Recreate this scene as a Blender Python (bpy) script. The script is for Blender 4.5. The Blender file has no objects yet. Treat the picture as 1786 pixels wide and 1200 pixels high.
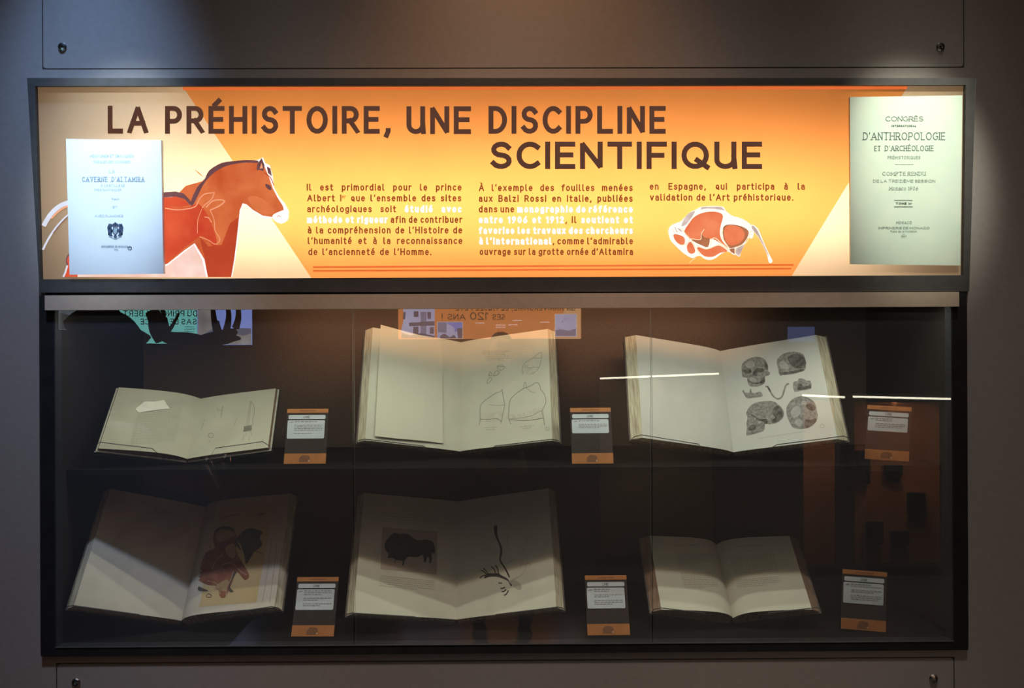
import bpy, bmesh, math, random
from mathutils import Vector, Matrix
from mathutils.geometry import tessellate_polygon
random.seed(7)
S = bpy.context.scene
COL = S.collection
V = Vector
def lin(c):
    c = c / 255.0
    return c / 12.92 if c <= .04045 else ((c + .055) / 1.055) ** 2.4
def sr(r, g, b, k=1.0):
    return (lin(r) * k, lin(g) * k, lin(b) * k, 1)

# ------------------------------------------------------------------ camera, world, exposure
F = 1400.0
CAM = V((0, -2.1, 1.55))
YAW, ROLL = math.radians(.4), math.radians(.25)
fwd = V((math.sin(YAW), math.cos(YAW), 0)); rgt = V((math.cos(YAW), -math.sin(YAW), 0)); up = V((0, 0, 1))
cr = rgt * math.cos(ROLL) + up * -math.sin(ROLL)
cu = up * math.cos(ROLL) + rgt * math.sin(ROLL)
cam = bpy.data.cameras.new('camera')
cam.sensor_fit = 'HORIZONTAL'; cam.sensor_width = 36; cam.lens = 36 * F / 1786
cam.clip_start = .01
co = bpy.data.objects.new('camera', cam); COL.objects.link(co)
mw = Matrix((cr, cu, -fwd)).transposed().to_4x4(); mw.translation = CAM
co.matrix_world = mw
S.camera = co
w = bpy.data.worlds.new('world'); S.world = w; w.use_nodes = True
w.node_tree.nodes['Background'].inputs[0].default_value = (.55, .5, .45, 1)
w.node_tree.nodes['Background'].inputs[1].default_value = 0.0
S.view_settings.view_transform = 'Standard'; S.view_settings.look = 'None'
S.view_settings.exposure = 0; S.view_settings.gamma = 1
S.view_settings.use_curve_mapping = False
S.cycles.max_bounces = 8; S.cycles.transparent_max_bounces = 16
S.cycles.sample_clamp_indirect = 3

def lamp(name, kind, loc, aim, energy, color, **kw):
    d = bpy.data.lights.new(name, kind); d.energy = energy; d.color = color
    for k, v in kw.items(): setattr(d, k, v)
    o = bpy.data.objects.new(name, d); COL.objects.link(o); o.location = loc
    dr = V(aim) - V(loc)
    o.rotation_euler = dr.to_track_quat('-Z', 'X' if kind == 'AREA' and kw.get('shape') == 'RECTANGLE' and abs(dr.normalized().z) > .99 else 'Y').to_euler()
    return o
# added coloured spots imitating lens flare: cool on left booklet, greenish right, warm between
lamp('cool_flare_spot', 'SPOT', (-.80, -1.0, 3.1), (-1.0, -.03, 2.03), 200, (.68, .87, 1.0), spot_size=math.radians(19), spot_blend=1, shadow_soft_size=.03)
lamp('cool_flare_spill', 'SPOT', (-1.05, -.62, 3.6), (-1.09, 0, 1.85), 185, (.25, .50, 1.0), spot_size=math.radians(30), spot_blend=1, shadow_soft_size=.05)
lamp('green_flare_spot', 'SPOT', (.95, -1.0, 3.1), (1.06, -.03, 2.03), 180, (.95, 1.0, .86), spot_size=math.radians(19), spot_blend=1, shadow_soft_size=.03)
lamp('green_flare_spill', 'SPOT', (1.0, -.9, 3.1), (1.05, 0, 1.95), 2.5, (.86, 1.0, .60), spot_size=math.radians(50), spot_blend=1, shadow_soft_size=.05)
lamp('warm_flare_wash', 'SPOT', (.05, -.62, 3.6), (.05, 0, 1.55), 76, (1.0, .56, .30), spot_size=math.radians(50), spot_blend=1, shadow_soft_size=.1)
for x_ in (-1.1, -.55, 0, .55, 1.1):
    lamp('wall_fill_spot', 'SPOT', (x_, -.9, 4.85), (x_ * .95, 0, .05), 215, (1.0, .98, .95), spot_size=math.radians(22), spot_blend=1, shadow_soft_size=.08)  # added fill row to brighten the lower wall, no lamps seen there
lamp('hall_fill_area', 'AREA', (.1, -3.2, 4.9), (.1, -3.1, 0), 12, (1.0, .82, .74), shape='RECTANGLE', size=3.2, size_y=1.2)  # added overhead fill for the ambient light
# tubes inside the sign box, strips under the case header
for z_, e_ in ((1.88, 4.7), (1.995, 3.5)):
    lamp('sign_tube', 'AREA', (0, .155, z_), (0, -1, z_), e_, (1.0, .93, .80), shape='RECTANGLE', size=1.95, size_y=.04)
lamp('case_haze_fill', 'AREA', (0, .10, 1.658), (0, .56, 1.60), 1.1, (1.0, .62, .38), shape='RECTANGLE', size=1.5, size_y=.01, spread=math.radians(60))  # added warm fill imitating the brown haze at the top of the case
for y_, e_ in ((.034, 2.9), (.080, 2.4)):
    lamp('case_strip_light', 'AREA', (0, y_, 1.662), (0, y_, 0), e_, (.97, 1.0, .87), shape='RECTANGLE', size=2.30, size_y=.008, spread=math.radians(160))

# ------------------------------------------------------------------ measuring helpers (photo pixel -> point at a given depth)
def ray(px, py):
    X, Y = px - 893, py - 600
    c, s = math.cos(ROLL), math.sin(ROLL)
    x = X * c - Y * s; y = X * s + Y * c
    return fwd + rgt * (x / F) - up * (y / F)
def at(px, py, y):
    d = ray(px, py); return CAM + d * ((y - CAM.y) / d.y)
def hit(px, py, p0, n):
    d = ray(px, py); return CAM + d * ((p0 - CAM).dot(n) / d.dot(n))

# ------------------------------------------------------------------ materials
def new(name):
    m = bpy.data.materials.new(name); m.use_nodes = True
    nt = m.node_tree; nt.nodes.clear()
    out = nt.nodes.new('ShaderNodeOutputMaterial')
    return m, nt, out
def noisecol(nt, c1, c2, scale, detail=4, lo=.3, hi=.7, stretch=None):
    tc = nt.nodes.new('ShaderNodeTexCoord'); n = nt.nodes.new('ShaderNodeTexNoise')
    n.inputs['Scale'].default_value = scale; n.inputs['Detail'].default_value = detail
    src = tc.outputs['Object']
    if stretch:
        mp = nt.nodes.new('ShaderNodeMapping'); mp.inputs['Scale'].default_value = stretch
        nt.links.new(src, mp.inputs[0]); src = mp.outputs[0]
    nt.links.new(src, n.inputs['Vector'])
    r = nt.nodes.new('ShaderNodeValToRGB')
    r.color_ramp.elements[0].position = lo; r.color_ramp.elements[1].position = hi
    r.color_ramp.elements[0].color = c1; r.color_ramp.elements[1].color = c2
    nt.links.new(n.outputs[0], r.inputs[0])
    return r.outputs[0], n
def mat(name, c, rough=.6, var=.12, scale=30, metal=0, spec=.3, c2=None, bump=0, stretch=None):
    m, nt, out = new(name)
    b = nt.nodes.new('ShaderNodeBsdfPrincipled')
    c = tuple(c[:3]) + (1,)
    if c2 is None: c2 = tuple(min(1, x * (1 + var)) for x in c[:3]) + (1,); c1 = tuple(x * (1 - var) for x in c[:3]) + (1,)
    else: c1 = c; c2 = tuple(c2[:3]) + (1,)
    o, n = noisecol(nt, c1, c2, scale, stretch=stretch)
    nt.links.new(o, b.inputs['Base Color'])
    b.inputs['Roughness'].default_value = rough; b.inputs['Metallic'].default_value = metal
    b.inputs['Specular IOR Level'].default_value = spec
    if bump:
        bp = nt.nodes.new('ShaderNodeBump'); bp.inputs['Strength'].default_value = bump; bp.inputs['Distance'].default_value = .002
        nt.links.new(n.outputs[0], bp.inputs['Height']); nt.links.new(bp.outputs[0], b.inputs['Normal'])
    nt.links.new(b.outputs[0], out.inputs[0])
    return m
def em(name, c, var=.1, scale=25, k=1.0, c2=None, diff=None):
    """print on a backlit sheet: an even glow of its own ink colour, a little diffuse"""
    m, nt, out = new(name)
    e = nt.nodes.new('ShaderNodeEmission'); e.inputs[1].default_value = k
    c = tuple(c[:3]) + (1,)
    c1 = c if c2 else tuple(x * (1 - var) for x in c[:3]) + (1,)
    cc = tuple(c2[:3]) + (1,) if c2 else tuple(x * (1 + var) for x in c[:3]) + (1,)
    o, n = noisecol(nt, c1, cc, scale)
    nt.links.new(o, e.inputs[0])
    d = nt.nodes.new('ShaderNodeBsdfDiffuse'); d.inputs[0].default_value = tuple(x * .3 for x in c[:3]) + (1,) if diff is None else diff
    a = nt.nodes.new('ShaderNodeAddShader')
    nt.links.new(e.outputs[0], a.inputs[0]); nt.links.new(d.outputs[0], a.inputs[1])
    nt.links.new(a.outputs[0], out.inputs[0])
    return m
def translucent(name, c, front=.22):
    m, nt, out = new(name)
    t = nt.nodes.new('ShaderNodeBsdfTranslucent'); d = nt.nodes.new('ShaderNodeBsdfDiffuse')
    c1 = tuple(x * .97 for x in c[:3]) + (1,); c2 = tuple(min(1, x * 1.03) for x in c[:3]) + (1,)
    o, n = noisecol(nt, c1, c2, 6)
    nt.links.new(o, t.inputs[0]); nt.links.new(o, d.inputs[0])
    mx = nt.nodes.new('ShaderNodeMixShader'); mx.inputs[0].default_value = front
    nt.links.new(t.outputs[0], mx.inputs[1]); nt.links.new(d.outputs[0], mx.inputs[2]); nt.links.new(mx.outputs[0], out.inputs[0])
    return m
def glass_mat(name, refl, veil, tint=(1, 1, 1, 1)):
    m, nt, out = new(name)
    t = nt.nodes.new('ShaderNodeBsdfTransparent'); t.inputs[0].default_value = tint
    g = nt.nodes.new('ShaderNodeBsdfGlossy'); g.inputs['Roughness'].default_value = 0.0; g.inputs[0].default_value = (1, 1, 1, 1)
    d = nt.nodes.new('ShaderNodeBsdfDiffuse')
    o, n = noisecol(nt, (.6, .6, .6, 1), (.8, .8, .8, 1), 3); nt.links.new(o, d.inputs[0])
    lw = nt.nodes.new('ShaderNodeFresnel'); lw.inputs[0].default_value = 1.5
    mul = nt.nodes.new('ShaderNodeMath'); mul.operation = 'MULTIPLY'; mul.inputs[1].default_value = refl / .04
    mul.use_clamp = True
    nt.links.new(lw.outputs[0], mul.inputs[0])
    m1 = nt.nodes.new('ShaderNodeMixShader'); nt.links.new(mul.outputs[0], m1.inputs[0])
    nt.links.new(t.outputs[0], m1.inputs[1]); nt.links.new(g.outputs[0], m1.inputs[2])
    m2 = nt.nodes.new('ShaderNodeMixShader'); m2.inputs[0].default_value = veil  # diffuse share put into the glass to imitate veiling glare
    nt.links.new(m1.outputs[0], m2.inputs[1]); nt.links.new(d.outputs[0], m2.inputs[2])
    geo = nt.nodes.new('ShaderNodeNewGeometry'); m3 = nt.nodes.new('ShaderNodeMixShader')
    t2 = nt.nodes.new('ShaderNodeBsdfTransparent')
    nt.links.new(geo.outputs['Backfacing'], m3.inputs[0]); nt.links.new(m2.outputs[0], m3.inputs[1]); nt.links.new(t2.outputs[0], m3.inputs[2])
    nt.links.new(m3.outputs[0], out.inputs[0])
    return m
M = dict(
    wall=mat('taupe_wall_paint', (.26, .225, .20), .75, .05, 60, bump=.05),
    gap=mat('dark_gap', (.01, .009, .009), .9),
    trim=mat('taupe_trim_paint', (.46, .35, .26), .6, .04, 50),
    frame=mat('charcoal_frame_metal', (.075, .070, .066), .5, .1, 40),
    black=mat('black_case_board', (.016, .0155, .0155), .8, .2, 30, spec=.1),
    fabric=mat('black_case_lining', (.008, .007, .0065), .95, .2, 200, spec=0),
    steel=mat('screw_steel', (.45, .42, .40), .25, .1, 40, metal=1),
    glass=glass_mat('door_glass', .085, .045),
    glass_edge=mat('polished_glass_edge', (.10, .11, .10), .3, .1, 20),
    acrylic=glass_mat('clear_acrylic', .03, .006),
    acrylic_edge=mat('acrylic_edge', (.014, .014, .013), .65, .2, 60),
    cream=translucent('cream_backlit_sheet', (.86, .62, .40)),
    orange=translucent('orange_backlit_sheet', (.90, .33, .085)),
    whitebox=mat('sign_box_lining', (.22, .21, .20), .8, .03, 10),
    ink=em('dark_brown_print', sr(88, 58, 46), .06, diff=(0, 0, 0, 1)),
    ink2=em('brown_print', sr(140, 78, 42), .06, diff=(0, 0, 0, 1)),
    white_ink=em('white_print', (1, 1, 1), .01, diff=(0, 0, 0, 1)),
    rule=em('red_rule_print', sr(226, 106, 52), .04),
    paper=mat('aged_cream_paper', (.53, .525, .41), .85, .06, 14, spec=.1),
    paper_white=mat('pale_paper', (.51, .515, .455), .85, .04, 14, spec=.1),
    paper_dark=mat('thick_toned_paper', (.47, .42, .32), .85, .08, 12, spec=.1),
    edge=mat('page_edges', (.30, .26, .17), .9, c2=(.56, .52, .38), scale=9, stretch=(30, 2, 2), spec=.1),
    edge_brown=mat('browned_page_edges', (.16, .10, .065), .9, c2=(.26, .18, .12), scale=9, stretch=(30, 2, 2), spec=.1),
    board=mat('cloth_book_board', (.10, .08, .065), .8, .25, 60, spec=.15),
    print_grey=mat('grey_print', (.15, .145, .13), .9, c2=(.31, .30, .265), scale=130, spec=.05),
    print_dark=mat('dark_print', (.045, .042, .038), .9, .3, 90, spec=.05),
    print_line=mat('pencil_grey_print', (.19, .185, .15), .9, .15, 80, spec=.05),
    print_faint=mat('faint_text_print', (.36, .35, .27), .9, .08, 60, spec=.05),
    card=mat('dark_brown_card', (.040, .030, .026), .7, .15, 40, spec=.15),
    card_orange=mat('orange_card_strip', (.42, .17, .055), .7, .08, 40, spec=.15),
    card_white=mat('white_card_plate', (.52, .57, .58), .7, .03, 30, spec=.15),
)

# ------------------------------------------------------------------ mesh building
def rootloc(o):
    while o.parent: o = o.parent
    return V(o.location)
class MB:
    def __init__(s): s.v = []; s.f = []; s.m = []
    def add(s, vs, fs, mi=0):
        b = len(s.v); s.v += [V(x) for x in vs]; s.f += [[b + i for i in f] for f in fs]; s.m += [mi] * len(fs)
    def box(s, a, b, mi=0):
        x0, y0, z0 = a; x1, y1, z1 = b
        s.add([(x0, y0, z0), (x1, y0, z0), (x1, y1, z0), (x0, y1, z0), (x0, y0, z1), (x1, y0, z1), (x1, y1, z1), (x0, y1, z1)],
              [(0, 3, 2, 1), (4, 5, 6, 7), (0, 1, 5, 4), (1, 2, 6, 5), (2, 3, 7, 6), (3, 0, 4, 7)], mi)
    def prism(s, pts, d, mi=0, rim=None):
        """polygon of 3D points extruded by the vector d"""
        n = len(pts); d = V(d); pts = [V(p) for p in pts]
        nrm = sum(((pts[i] - pts[0]).cross(pts[(i + 1) % n] - pts[0]) for i in range(n)), V())
        if nrm.dot(d) > 0: pts = pts[::-1]
        tr = tessellate_polygon([pts])
        fix = []
        for a, b, c in tr:
            if (pts[b] - pts[a]).cross(pts[c] - pts[a]).dot(d) > 0: b, c = c, b
            fix.append((a, b, c))
        s.add(pts + [p + d for p in pts], fix + [(a + n, c + n, b + n) for a, b, c in fix], mi)
        s.add(pts + [p + d for p in pts], [(i, i + n, (i + 1) % n + n, (i + 1) % n) for i in range(n)], mi if rim is None else rim)
    def poly(s, pts, mi=0, face=None):
        pts = [V(p) for p in pts]; face = face or (CAM - pts[0])
        out = []
        for a, b, c in tessellate_polygon([pts]):
            if (pts[b] - pts[a]).cross(pts[c] - pts[a]).dot(face) < 0: b, c = c, b
            out.append((a, b, c))
        s.add(pts, out, mi)
    def tube(s, pts, r, n=8, mi=0):
        pts = [V(p) for p in pts]; rings = []
        rr = r if isinstance(r, (list, tuple)) else [r] * len(pts)
        for i, p in enumerate(pts):
            t = (pts[min(i + 1, len(pts) - 1)] - pts[max(i - 1, 0)]).normalized()
            a = t.cross(V((0, 0, 1)) if abs(t.z) < .9 else V((1, 0, 0))).normalized(); b = t.cross(a)
            rings.append([p + (a * math.cos(2 * math.pi * k / n) + b * math.sin(2 * math.pi * k / n)) * rr[i] for k in range(n)])
        vs = [x for r_ in rings for x in r_]; fs = []
        for i in range(len(pts) - 1):
            for k in range(n):
                fs.append((i * n + k, i * n + (k + 1) % n, (i + 1) * n + (k + 1) % n, (i + 1) * n + k))
        fs.append(tuple(range(n))[::-1]); fs.append(tuple(range((len(pts) - 1) * n, len(pts) * n)))
        s.add(vs, fs, mi)
    def build(s, name, mats, parent=None, smooth=False, loc=None):
        me = bpy.data.meshes.new(name); org = rootloc(parent) if parent else V(loc or (0, 0, 0))
        me.from_pydata([v - org for v in s.v], [], s.f)
        for m in (mats if isinstance(mats, (list, tuple)) else [mats]): me.materials.append(m)
        me.polygons.foreach_set('material_index', s.m)
        if smooth: me.polygons.foreach_set('use_smooth', [True] * len(s.f))
        me.update()
        o = bpy.data.objects.new(name, me); COL.objects.link(o)
        if parent: o.parent = parent
        else: o.location = org
        return o
def tag(o, label, cat, group=None):
    o['label'] = label; o['category'] = cat
    if group: o['group'] = group
    return o
def thing(name, loc, label, cat, group=None):
    o = bpy.data.objects.new(name, None); COL.objects.link(o); o.location = loc
    o.empty_display_size = .05
    return tag(o, label, cat, group)
def struct(o): o['kind'] = 'structure'; return o
def smooth_pts(pts, n=5, closed=True):
    out = []; N = len(pts)
    for i in range(N if closed else N - 1):
        p = [pts[(i + j) % N] if closed else pts[max(0, min(N - 1, i + j))] for j in (-1, 0, 1, 2)]
        for k in range(n):
            t = k / n
            out.append(tuple(.5 * (2 * p[1][a] + (p[2][a] - p[0][a]) * t + (2 * p[0][a] - 5 * p[1][a] + 4 * p[2][a] - p[3][a]) * t * t
                                   + (3 * p[1][a] - p[0][a] - 3 * p[2][a] + p[3][a]) * t ** 3) for a in (0, 1)))
    if not closed: out.append(tuple(pts[-1]))
    return out
def ribbon(mb, pts, w, mp, mi=0, caps=True, taper=False):
    """flat stroke of width w (same unit as pts) mapped to 3D by mp; sharp corners split"""
    P = [V((p[0], p[1])) for p in pts]
    Q = [P[0]]
    for p in P[1:]:
        if (p - Q[-1]).length > 1e-6: Q.append(p)
    P = Q
    if len(P) < 2: return
    runs = [[P[0]]]; ends = []
    for i in range(1, len(P)):
        runs[-1].append(P[i])
        if i < len(P) - 1:
            a = (P[i] - P[i - 1]).normalized(); b = (P[i + 1] - P[i]).normalized()
            if a.dot(b) < .5: runs.append([P[i]]); ends.append(.5 if a.dot(b) > -.4 else .22)
    closed = (P[0] - P[-1]).length < 1e-4
    for ri, R in enumerate(runs):
        R = list(R); cl = closed and len(runs) == 1
        if caps and not cl:
            R[0] = R[0] - (R[1] - R[0]).normalized() * w * (ends[ri - 1] if ri else .5); R[-1] = R[-1] + (R[-1] - R[-2]).normalized() * w * (ends[ri] if ri < len(ends) else .5)
        L = []; K = len(R)
        for i, p in enumerate(R):
            if cl and i in (0, K - 1): a = (R[-1] - R[-2]).normalized(); b = (R[1] - R[0]).normalized()
            else:
                a = (R[i] - R[i - 1]).normalized() if i else (R[1] - R[0]).normalized()
                b = (R[i + 1] - R[i]).normalized() if i < K - 1 else a
            t = (a + b).normalized(); n = V((-t.y, t.x)); m = 1 / max(.5, n.dot(V((-b.y, b.x))))
            ww = w * (1 - .85 * abs(2 * i / (K - 1) - 1)) if taper else w
            L.append((p + n * ww / 2 * m, p - n * ww / 2 * m))
        for i in range(K - 1):
            q = [mp(*L[i][0]), mp(*L[i][1]), mp(*L[i + 1][1]), mp(*L[i + 1][0])]
            if (q[1] - q[0]).cross(q[3] - q[0]).dot(CAM - q[0]) < 0: q = q[::-1]
            mb.add(q, [(0, 1, 2, 3)], mi)

# ------------------------------------------------------------------ a drawn alphabet (skeleton strokes, cap height 1)
def A(cx, cy, rx, ry, a0, a1, n=10):
    return [(cx + rx * math.cos(math.radians(a0 + (a1 - a0) * i / n)), cy + ry * math.sin(math.radians(a0 + (a1 - a0) * i / n))) for i in range(n + 1)]
def O(cx, cy, rx, ry): return A(cx, cy, rx, ry, 0, 360, 18)
G = {
 'A': (.72, [[(0, 0), (.36, 1), (.72, 0)], [(.13, .34), (.59, .34)]]),
 'B': (.55, [[(0, 0), (0, 1), (.28, 1)] + A(.28, .77, .23, .23, 90, -90) + [(0, .54)], [(.28, .54)] + A(.28, .27, .27, .27, 90, -90) + [(0, 0)]]),
 'C': (.62, [A(.36, .5, .36, .5, 48, 312, 16)]),
 'D': (.6, [[(0, 0), (0, 1), (.2, 1)] + A(.2, .5, .4, .5, 90, -90, 14) + [(0, 0)]]),
 'E': (.5, [[(.5, 1), (0, 1), (0, 0), (.5, 0)], [(0, .52), (.44, .52)]]),
 'F': (.5, [[(.5, 1), (0, 1), (0, 0)], [(0, .5), (.42, .5)]]),
 'G': (.66, [A(.36, .5, .36, .5, 48, 335, 16) + [(.7, .48), (.42, .48)]]),
 'H': (.6, [[(0, 0), (0, 1)], [(.6, 0), (.6, 1)], [(0, .52), (.6, .52)]]),
 'I': (0, [[(0, 0), (0, 1)]]),
 'L': (.48, [[(0, 1), (0, 0), (.48, 0)]]),
 'M': (.76, [[(0, 0), (0, 1), (.38, .3), (.76, 1), (.76, 0)]]),
 'N': (.58, [[(0, 0), (0, 1), (.58, 0), (.58, 1)]]),
 'O': (.74, [O(.37, .5, .37, .5)]),
 'P': (.54, [[(0, 0), (0, 1), (.28, 1)] + A(.28, .72, .26, .28, 90, -90) + [(0, .44)]]),
 'Q': (.76, [O(.37, .5, .37, .5), [(.44, .28), (.76, -.02)]]),
 'R': (.56, [[(0, 0), (0, 1), (.28, 1)] + A(.28, .73, .26, .27, 90, -90) + [(0, .46)], [(.26, .46), (.57, 0)]]),
 'S': (.54, [A(.28, .755, .25, .245, 25, 270) + A(.27, .255, .27, .255, 90, -155)]),
 'T': (.64, [[(0, 1), (.64, 1)], [(.32, 1), (.32, 0)]]),
 'U': (.58, [[(0, 1), (0, .3)] + A(.28, .3, .28, .3, 180, 360) + [(.56, 1)], [(.56, .4), (.59, 0)]]),
 'V': (.66, [[(0, 1), (.33, 0), (.66, 1)]]),
 'X': (.6, [[(0, 0), (.6, 1)], [(0, 1), (.6, 0)]]),
 'Y': (.62, [[(0, 1), (.31, .48), (.62, 1)], [(.31, .48), (.31, 0)]]),
 'Z': (.56, [[(0, 1), (.56, 1), (0, 0), (.56, 0)]]),
 'a': (.43, [A(.22, .48, .21, .24, 150, 0, 8) + [(.43, 0)], [(.43, .42), (.2, .42)] + A(.2, .21, .2, .21, 90, 270, 8) + [(.43, .04)]]),
 'b': (.47, [[(0, 1), (0, 0)], O(.235, .36, .235, .36)]),
 'c': (.42, [A(.24, .36, .24, .36, 48, 312, 12)]),
 'd': (.47, [O(.235, .36, .235, .36), [(.47, 1), (.47, 0)]]),
 'e': (.46, [[(.02, .38), (.46, .38)] + A(.23, .36, .23, .36, 0, 312, 14)]),
 'f': (.34, [A(.3, .8, .18, .2, 60, 180, 6) + [(.12, 0)], [(0, .69), (.3, .69)]]),
 'g': (.46, [O(.23, .39, .23, .33), [(.46, .72), (.46, -.06)] + A(.23, -.06, .23, .2, 0, -150, 8)]),
 'h': (.44, [[(0, 1), (0, 0)], [(0, .44)] + A(.22, .44, .22, .28, 180, 0, 8) + [(.44, 0)]]),
 'i': (0, [[(0, .72), (0, 0)], [(0, .97), (0, 1.0)]]),
 'l': (.16, [[(0, 1), (0, .12)] + A(.12, .12, .12, .12, 180, 270, 4) + [(.16, 0)]]),
 'm': (.74, [[(0, .72), (0, 0)], [(0, .46)] + A(.185, .46, .185, .26, 180, 0, 8) + [(.37, 0)], [(.37, .46)] + A(.555, .46, .185, .26, 180, 0, 8) + [(.74, 0)]]),
 'n': (.44, [[(0, .72), (0, 0)], [(0, .44)] + A(.22, .44, .22, .28, 180, 0, 8) + [(.44, 0)]]),
 'o': (.47, [O(.235, .36, .235, .36)]),
 'p': (.47, [[(0, .72), (0, -.27)], O(.235, .36, .235, .36)]),
 'q': (.46, [O(.23, .38, .21, .33), [(.22, .2), (.46, -.02)]]),
 'r': (.26, [[(0, .72), (0, 0)], [(0, .42)] + A(.25, .42, .25, .3, 180, 75, 6)]),
 's': (.4, [A(.2, .545, .185, .175, 25, 270, 8) + A(.2, .185, .2, .185, 90, -155, 8)]),
 't': (.33, [[(.12, .95), (.12, .14)] + A(.25, .14, .13, .14, 180, 280, 5) + [(.33, .01)], [(0, .7), (.32, .7)]]),
 'u': (.44, [[(0, .72), (0, .24)] + A(.22, .24, .22, .24, 180, 360, 8) + [(.44, .72)], [(.44, .4), (.44, 0)]]),
 'v': (.48, [[(0, .72), (.24, 0), (.48, .72)]]),
 'x': (.44, [[(0, 0), (.44, .72)], [(0, .72), (.44, 0)]]),
 'z': (.4, [[(0, .7), (.4, .7), (0, 0), (.4, 0)]]),
 '0': (.5, [O(.25, .5, .25, .5)]), '1': (.2, [[(0, .8), (.2, 1), (.2, 0)]]),
 '2': (.5, [A(.25, .73, .24, .27, 165, -35) + [(0, 0), (.5, 0)]]),
 '6': (.5, [O(.25, .3, .25, .3), [(.4, 1), (.2, .72), (.02, .38)]]),
 '7': (.46, [[(0, 1), (.46, 1), (.15, 0)]]),
 '9': (.5, [O(.25, .7, .25, .3), [(.48, .62), (.3, .28), (.1, 0)]]),
 '.': (0, [[(0, 0), (0, .03)]]), ',': (.06, [[(.06, .04), (.06, .0), (0, -.17)]]),
 '’': (.05, [[(.05, 1.0), (.05, .95), (0, .8)]]), '!': (0, [[(0, 1), (0, .35)], [(0, .03), (0, 0)]]), '-': (.3, [[(0, .4), (.3, .4)]]),
}
def acc(base, up_, kind):
    w_, st = G[base]; c = w_ / 2; t = 1.17 if up_ else .9
    return (w_, st + [[(c - .06, t), (c + .1, t + .16)] if kind == 'a' else [(c + .06, t), (c - .1, t + .16)] if kind == 'g' else [(c - .14, t), (c, t + .15), (c + .14, t)]])
for ch, b, u, k in (('É', 'E', 1, 'a'), ('È', 'E', 1, 'g'), ('Ê', 'E', 1, 'c'), ('À', 'A', 1, 'g'), ('é', 'e', 0, 'a'), ('è', 'e', 0, 'g'), ('à', 'a', 0, 'g')):
    G[ch] = acc(b, u, k)
def natural(txt, hx, w_, gap): return sum(G[c][0] * hx + w_ for c in txt) + gap * (len(txt) - 1)
def word(mb, mp, txt, x, y, h, w_, hx, gap, mi=0, dirx=1, serif=False):
    """one word, baseline y, left edge x, all in photo pixels on the printed plane"""
    for c in txt:
        gw, st = G[c]
        clampy = (lambda q: (q[0], min(y, max(y - h, q[1])))) if c in 'AMNVRXZ17vxz2' else (lambda q: q)
        mq = lambda a, b: mp(*clampy((a, b)))
        for s_ in st:
            T = lambda p: (x + dirx * (w_ / 2 + p[0] * hx), y - (w_ / 2 + p[1] * (h - w_)))
            pts = [T(p) for p in s_]
            ribbon(mb, pts, w_, mq, mi)
            if serif:
                for p, q in ((s_[0], s_[1]), (s_[-1], s_[-2])):
                    if abs(p[1] - q[1]) > .3 and (p[1] < .02 or p[1] > .98):
                        a = T(p); ribbon(mb, [(a[0] - w_ * 1.7, a[1]), (a[0] + w_ * 1.7, a[1])], w_ * .7, mp, mi, caps=False)
        x += dirx * (gw * hx + w_ + gap)
    return x - dirx * gap
def fit_word(mb, mp, txt, x0, x1, y, h, w_, mi=0, gapf=.17, serif=False):
    d = 1 if x1 > x0 else -1; W = abs(x1 - x0); n = len(txt)
    tot = sum(G[c][0] for c in txt); gap = gapf * h
    hx = (W - n * w_ - gap * (n - 1)) / tot if tot else 0
    word(mb, mp, txt, x0, y, h, w_, hx, gap, mi, d, serif)
def fit_line(mb, mp, txt, x0, x1, y, h, w_, mi=0, serif=False, gapf=.17):
    d = 1 if x1 > x0 else -1; W = abs(x1 - x0); ws = txt.split(' ')
    n = len(txt.replace(' ', '')); tot = sum(G[c][0] for c in txt if c != ' ')
    gap = gapf * h; sp = .5 * h
    free = W - n * w_ - gap * (n - len(ws)) - sp * (len(ws) - 1)
    hx = max(.25 * h, free / tot) if tot else h
    x = x0
    for k in ws:
        x = word(mb, mp, k, x, y, h, w_, hx, gap, mi, d, serif) + d * sp

# ------------------------------------------------------------------ the room
ZB, ZT = .743, 1.700          # case opening
def wallbox(name, a, b, m):
    mb = MB(); mb.box(a, b); return struct(mb.build(name, m))
# sign plane: leans forward a little towards its top
SK = .1; SZ = 1.726
SN = V((0, -1, -SK)).normalized(); SP0 = V((0, 0, SZ))
def sign(off=0.0):
    return lambda x, y: hit(x, y, SP0, SN) + SN * off
X0, X1 = -1.2145, 1.207
# back wall with openings for the case + sign and the two access panels
mb = MB()
PT0, PT1 = (-1.204, 2.273), (1.2035, 2.273)
def wbox(x0, x1, z0, z1): mb.box((x0, 0, z0), (x1, .03, z1))
wbox(-5.4, -1.2175, 0, 5.0); wbox(1.2105, 5.4, 0, 5.0)
wbox(-1.2175, 1.2105, 2.235, 2.2705)
wbox(-1.2175, -1.2065, 2.2705, 2.75); wbox(1.206, 1.2105, 2.2705, 2.75); wbox(-1.2175, 1.2105, 2.75, 5.0)
wbox(-1.2175, 1.2105, .7235, ZB)
wbox(-1.2175, -1.1775, 0, .7235); wbox(1.1735, 1.2105, 0, .7235); wbox(-1.1775, 1.1735, 0, .14)
struct(mb.build('wall_back', M['wall']))
dark_room = mat('dark_room_paint', (.03, .027, .025), .8, .1, 5)
mb = MB(); mb.box((-5.4, -6.6, -.05), (5.4, .8, 0)); struct(mb.build('floor', mat('dark_glossy_floor', (.05, .045, .042), .16, .1, 3, spec=.5)))
mb = MB(); mb.box((-5.4, -6.6, 5.0), (5.4, .8, 5.05)); struct(mb.build('ceiling', mat('dark_ceiling_paint', (.05, .047, .045), .8, .1, 5)))
mb = MB(); mb.box((-5.45, -6.6, 0), (-5.4, .8, 5.0)); struct(mb.build('wall_left', dark_room))
mb = MB(); mb.box((5.4, -6.6, 0), (5.45, .8, 5.0)); struct(mb.build('wall_right', dark_room))
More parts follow.
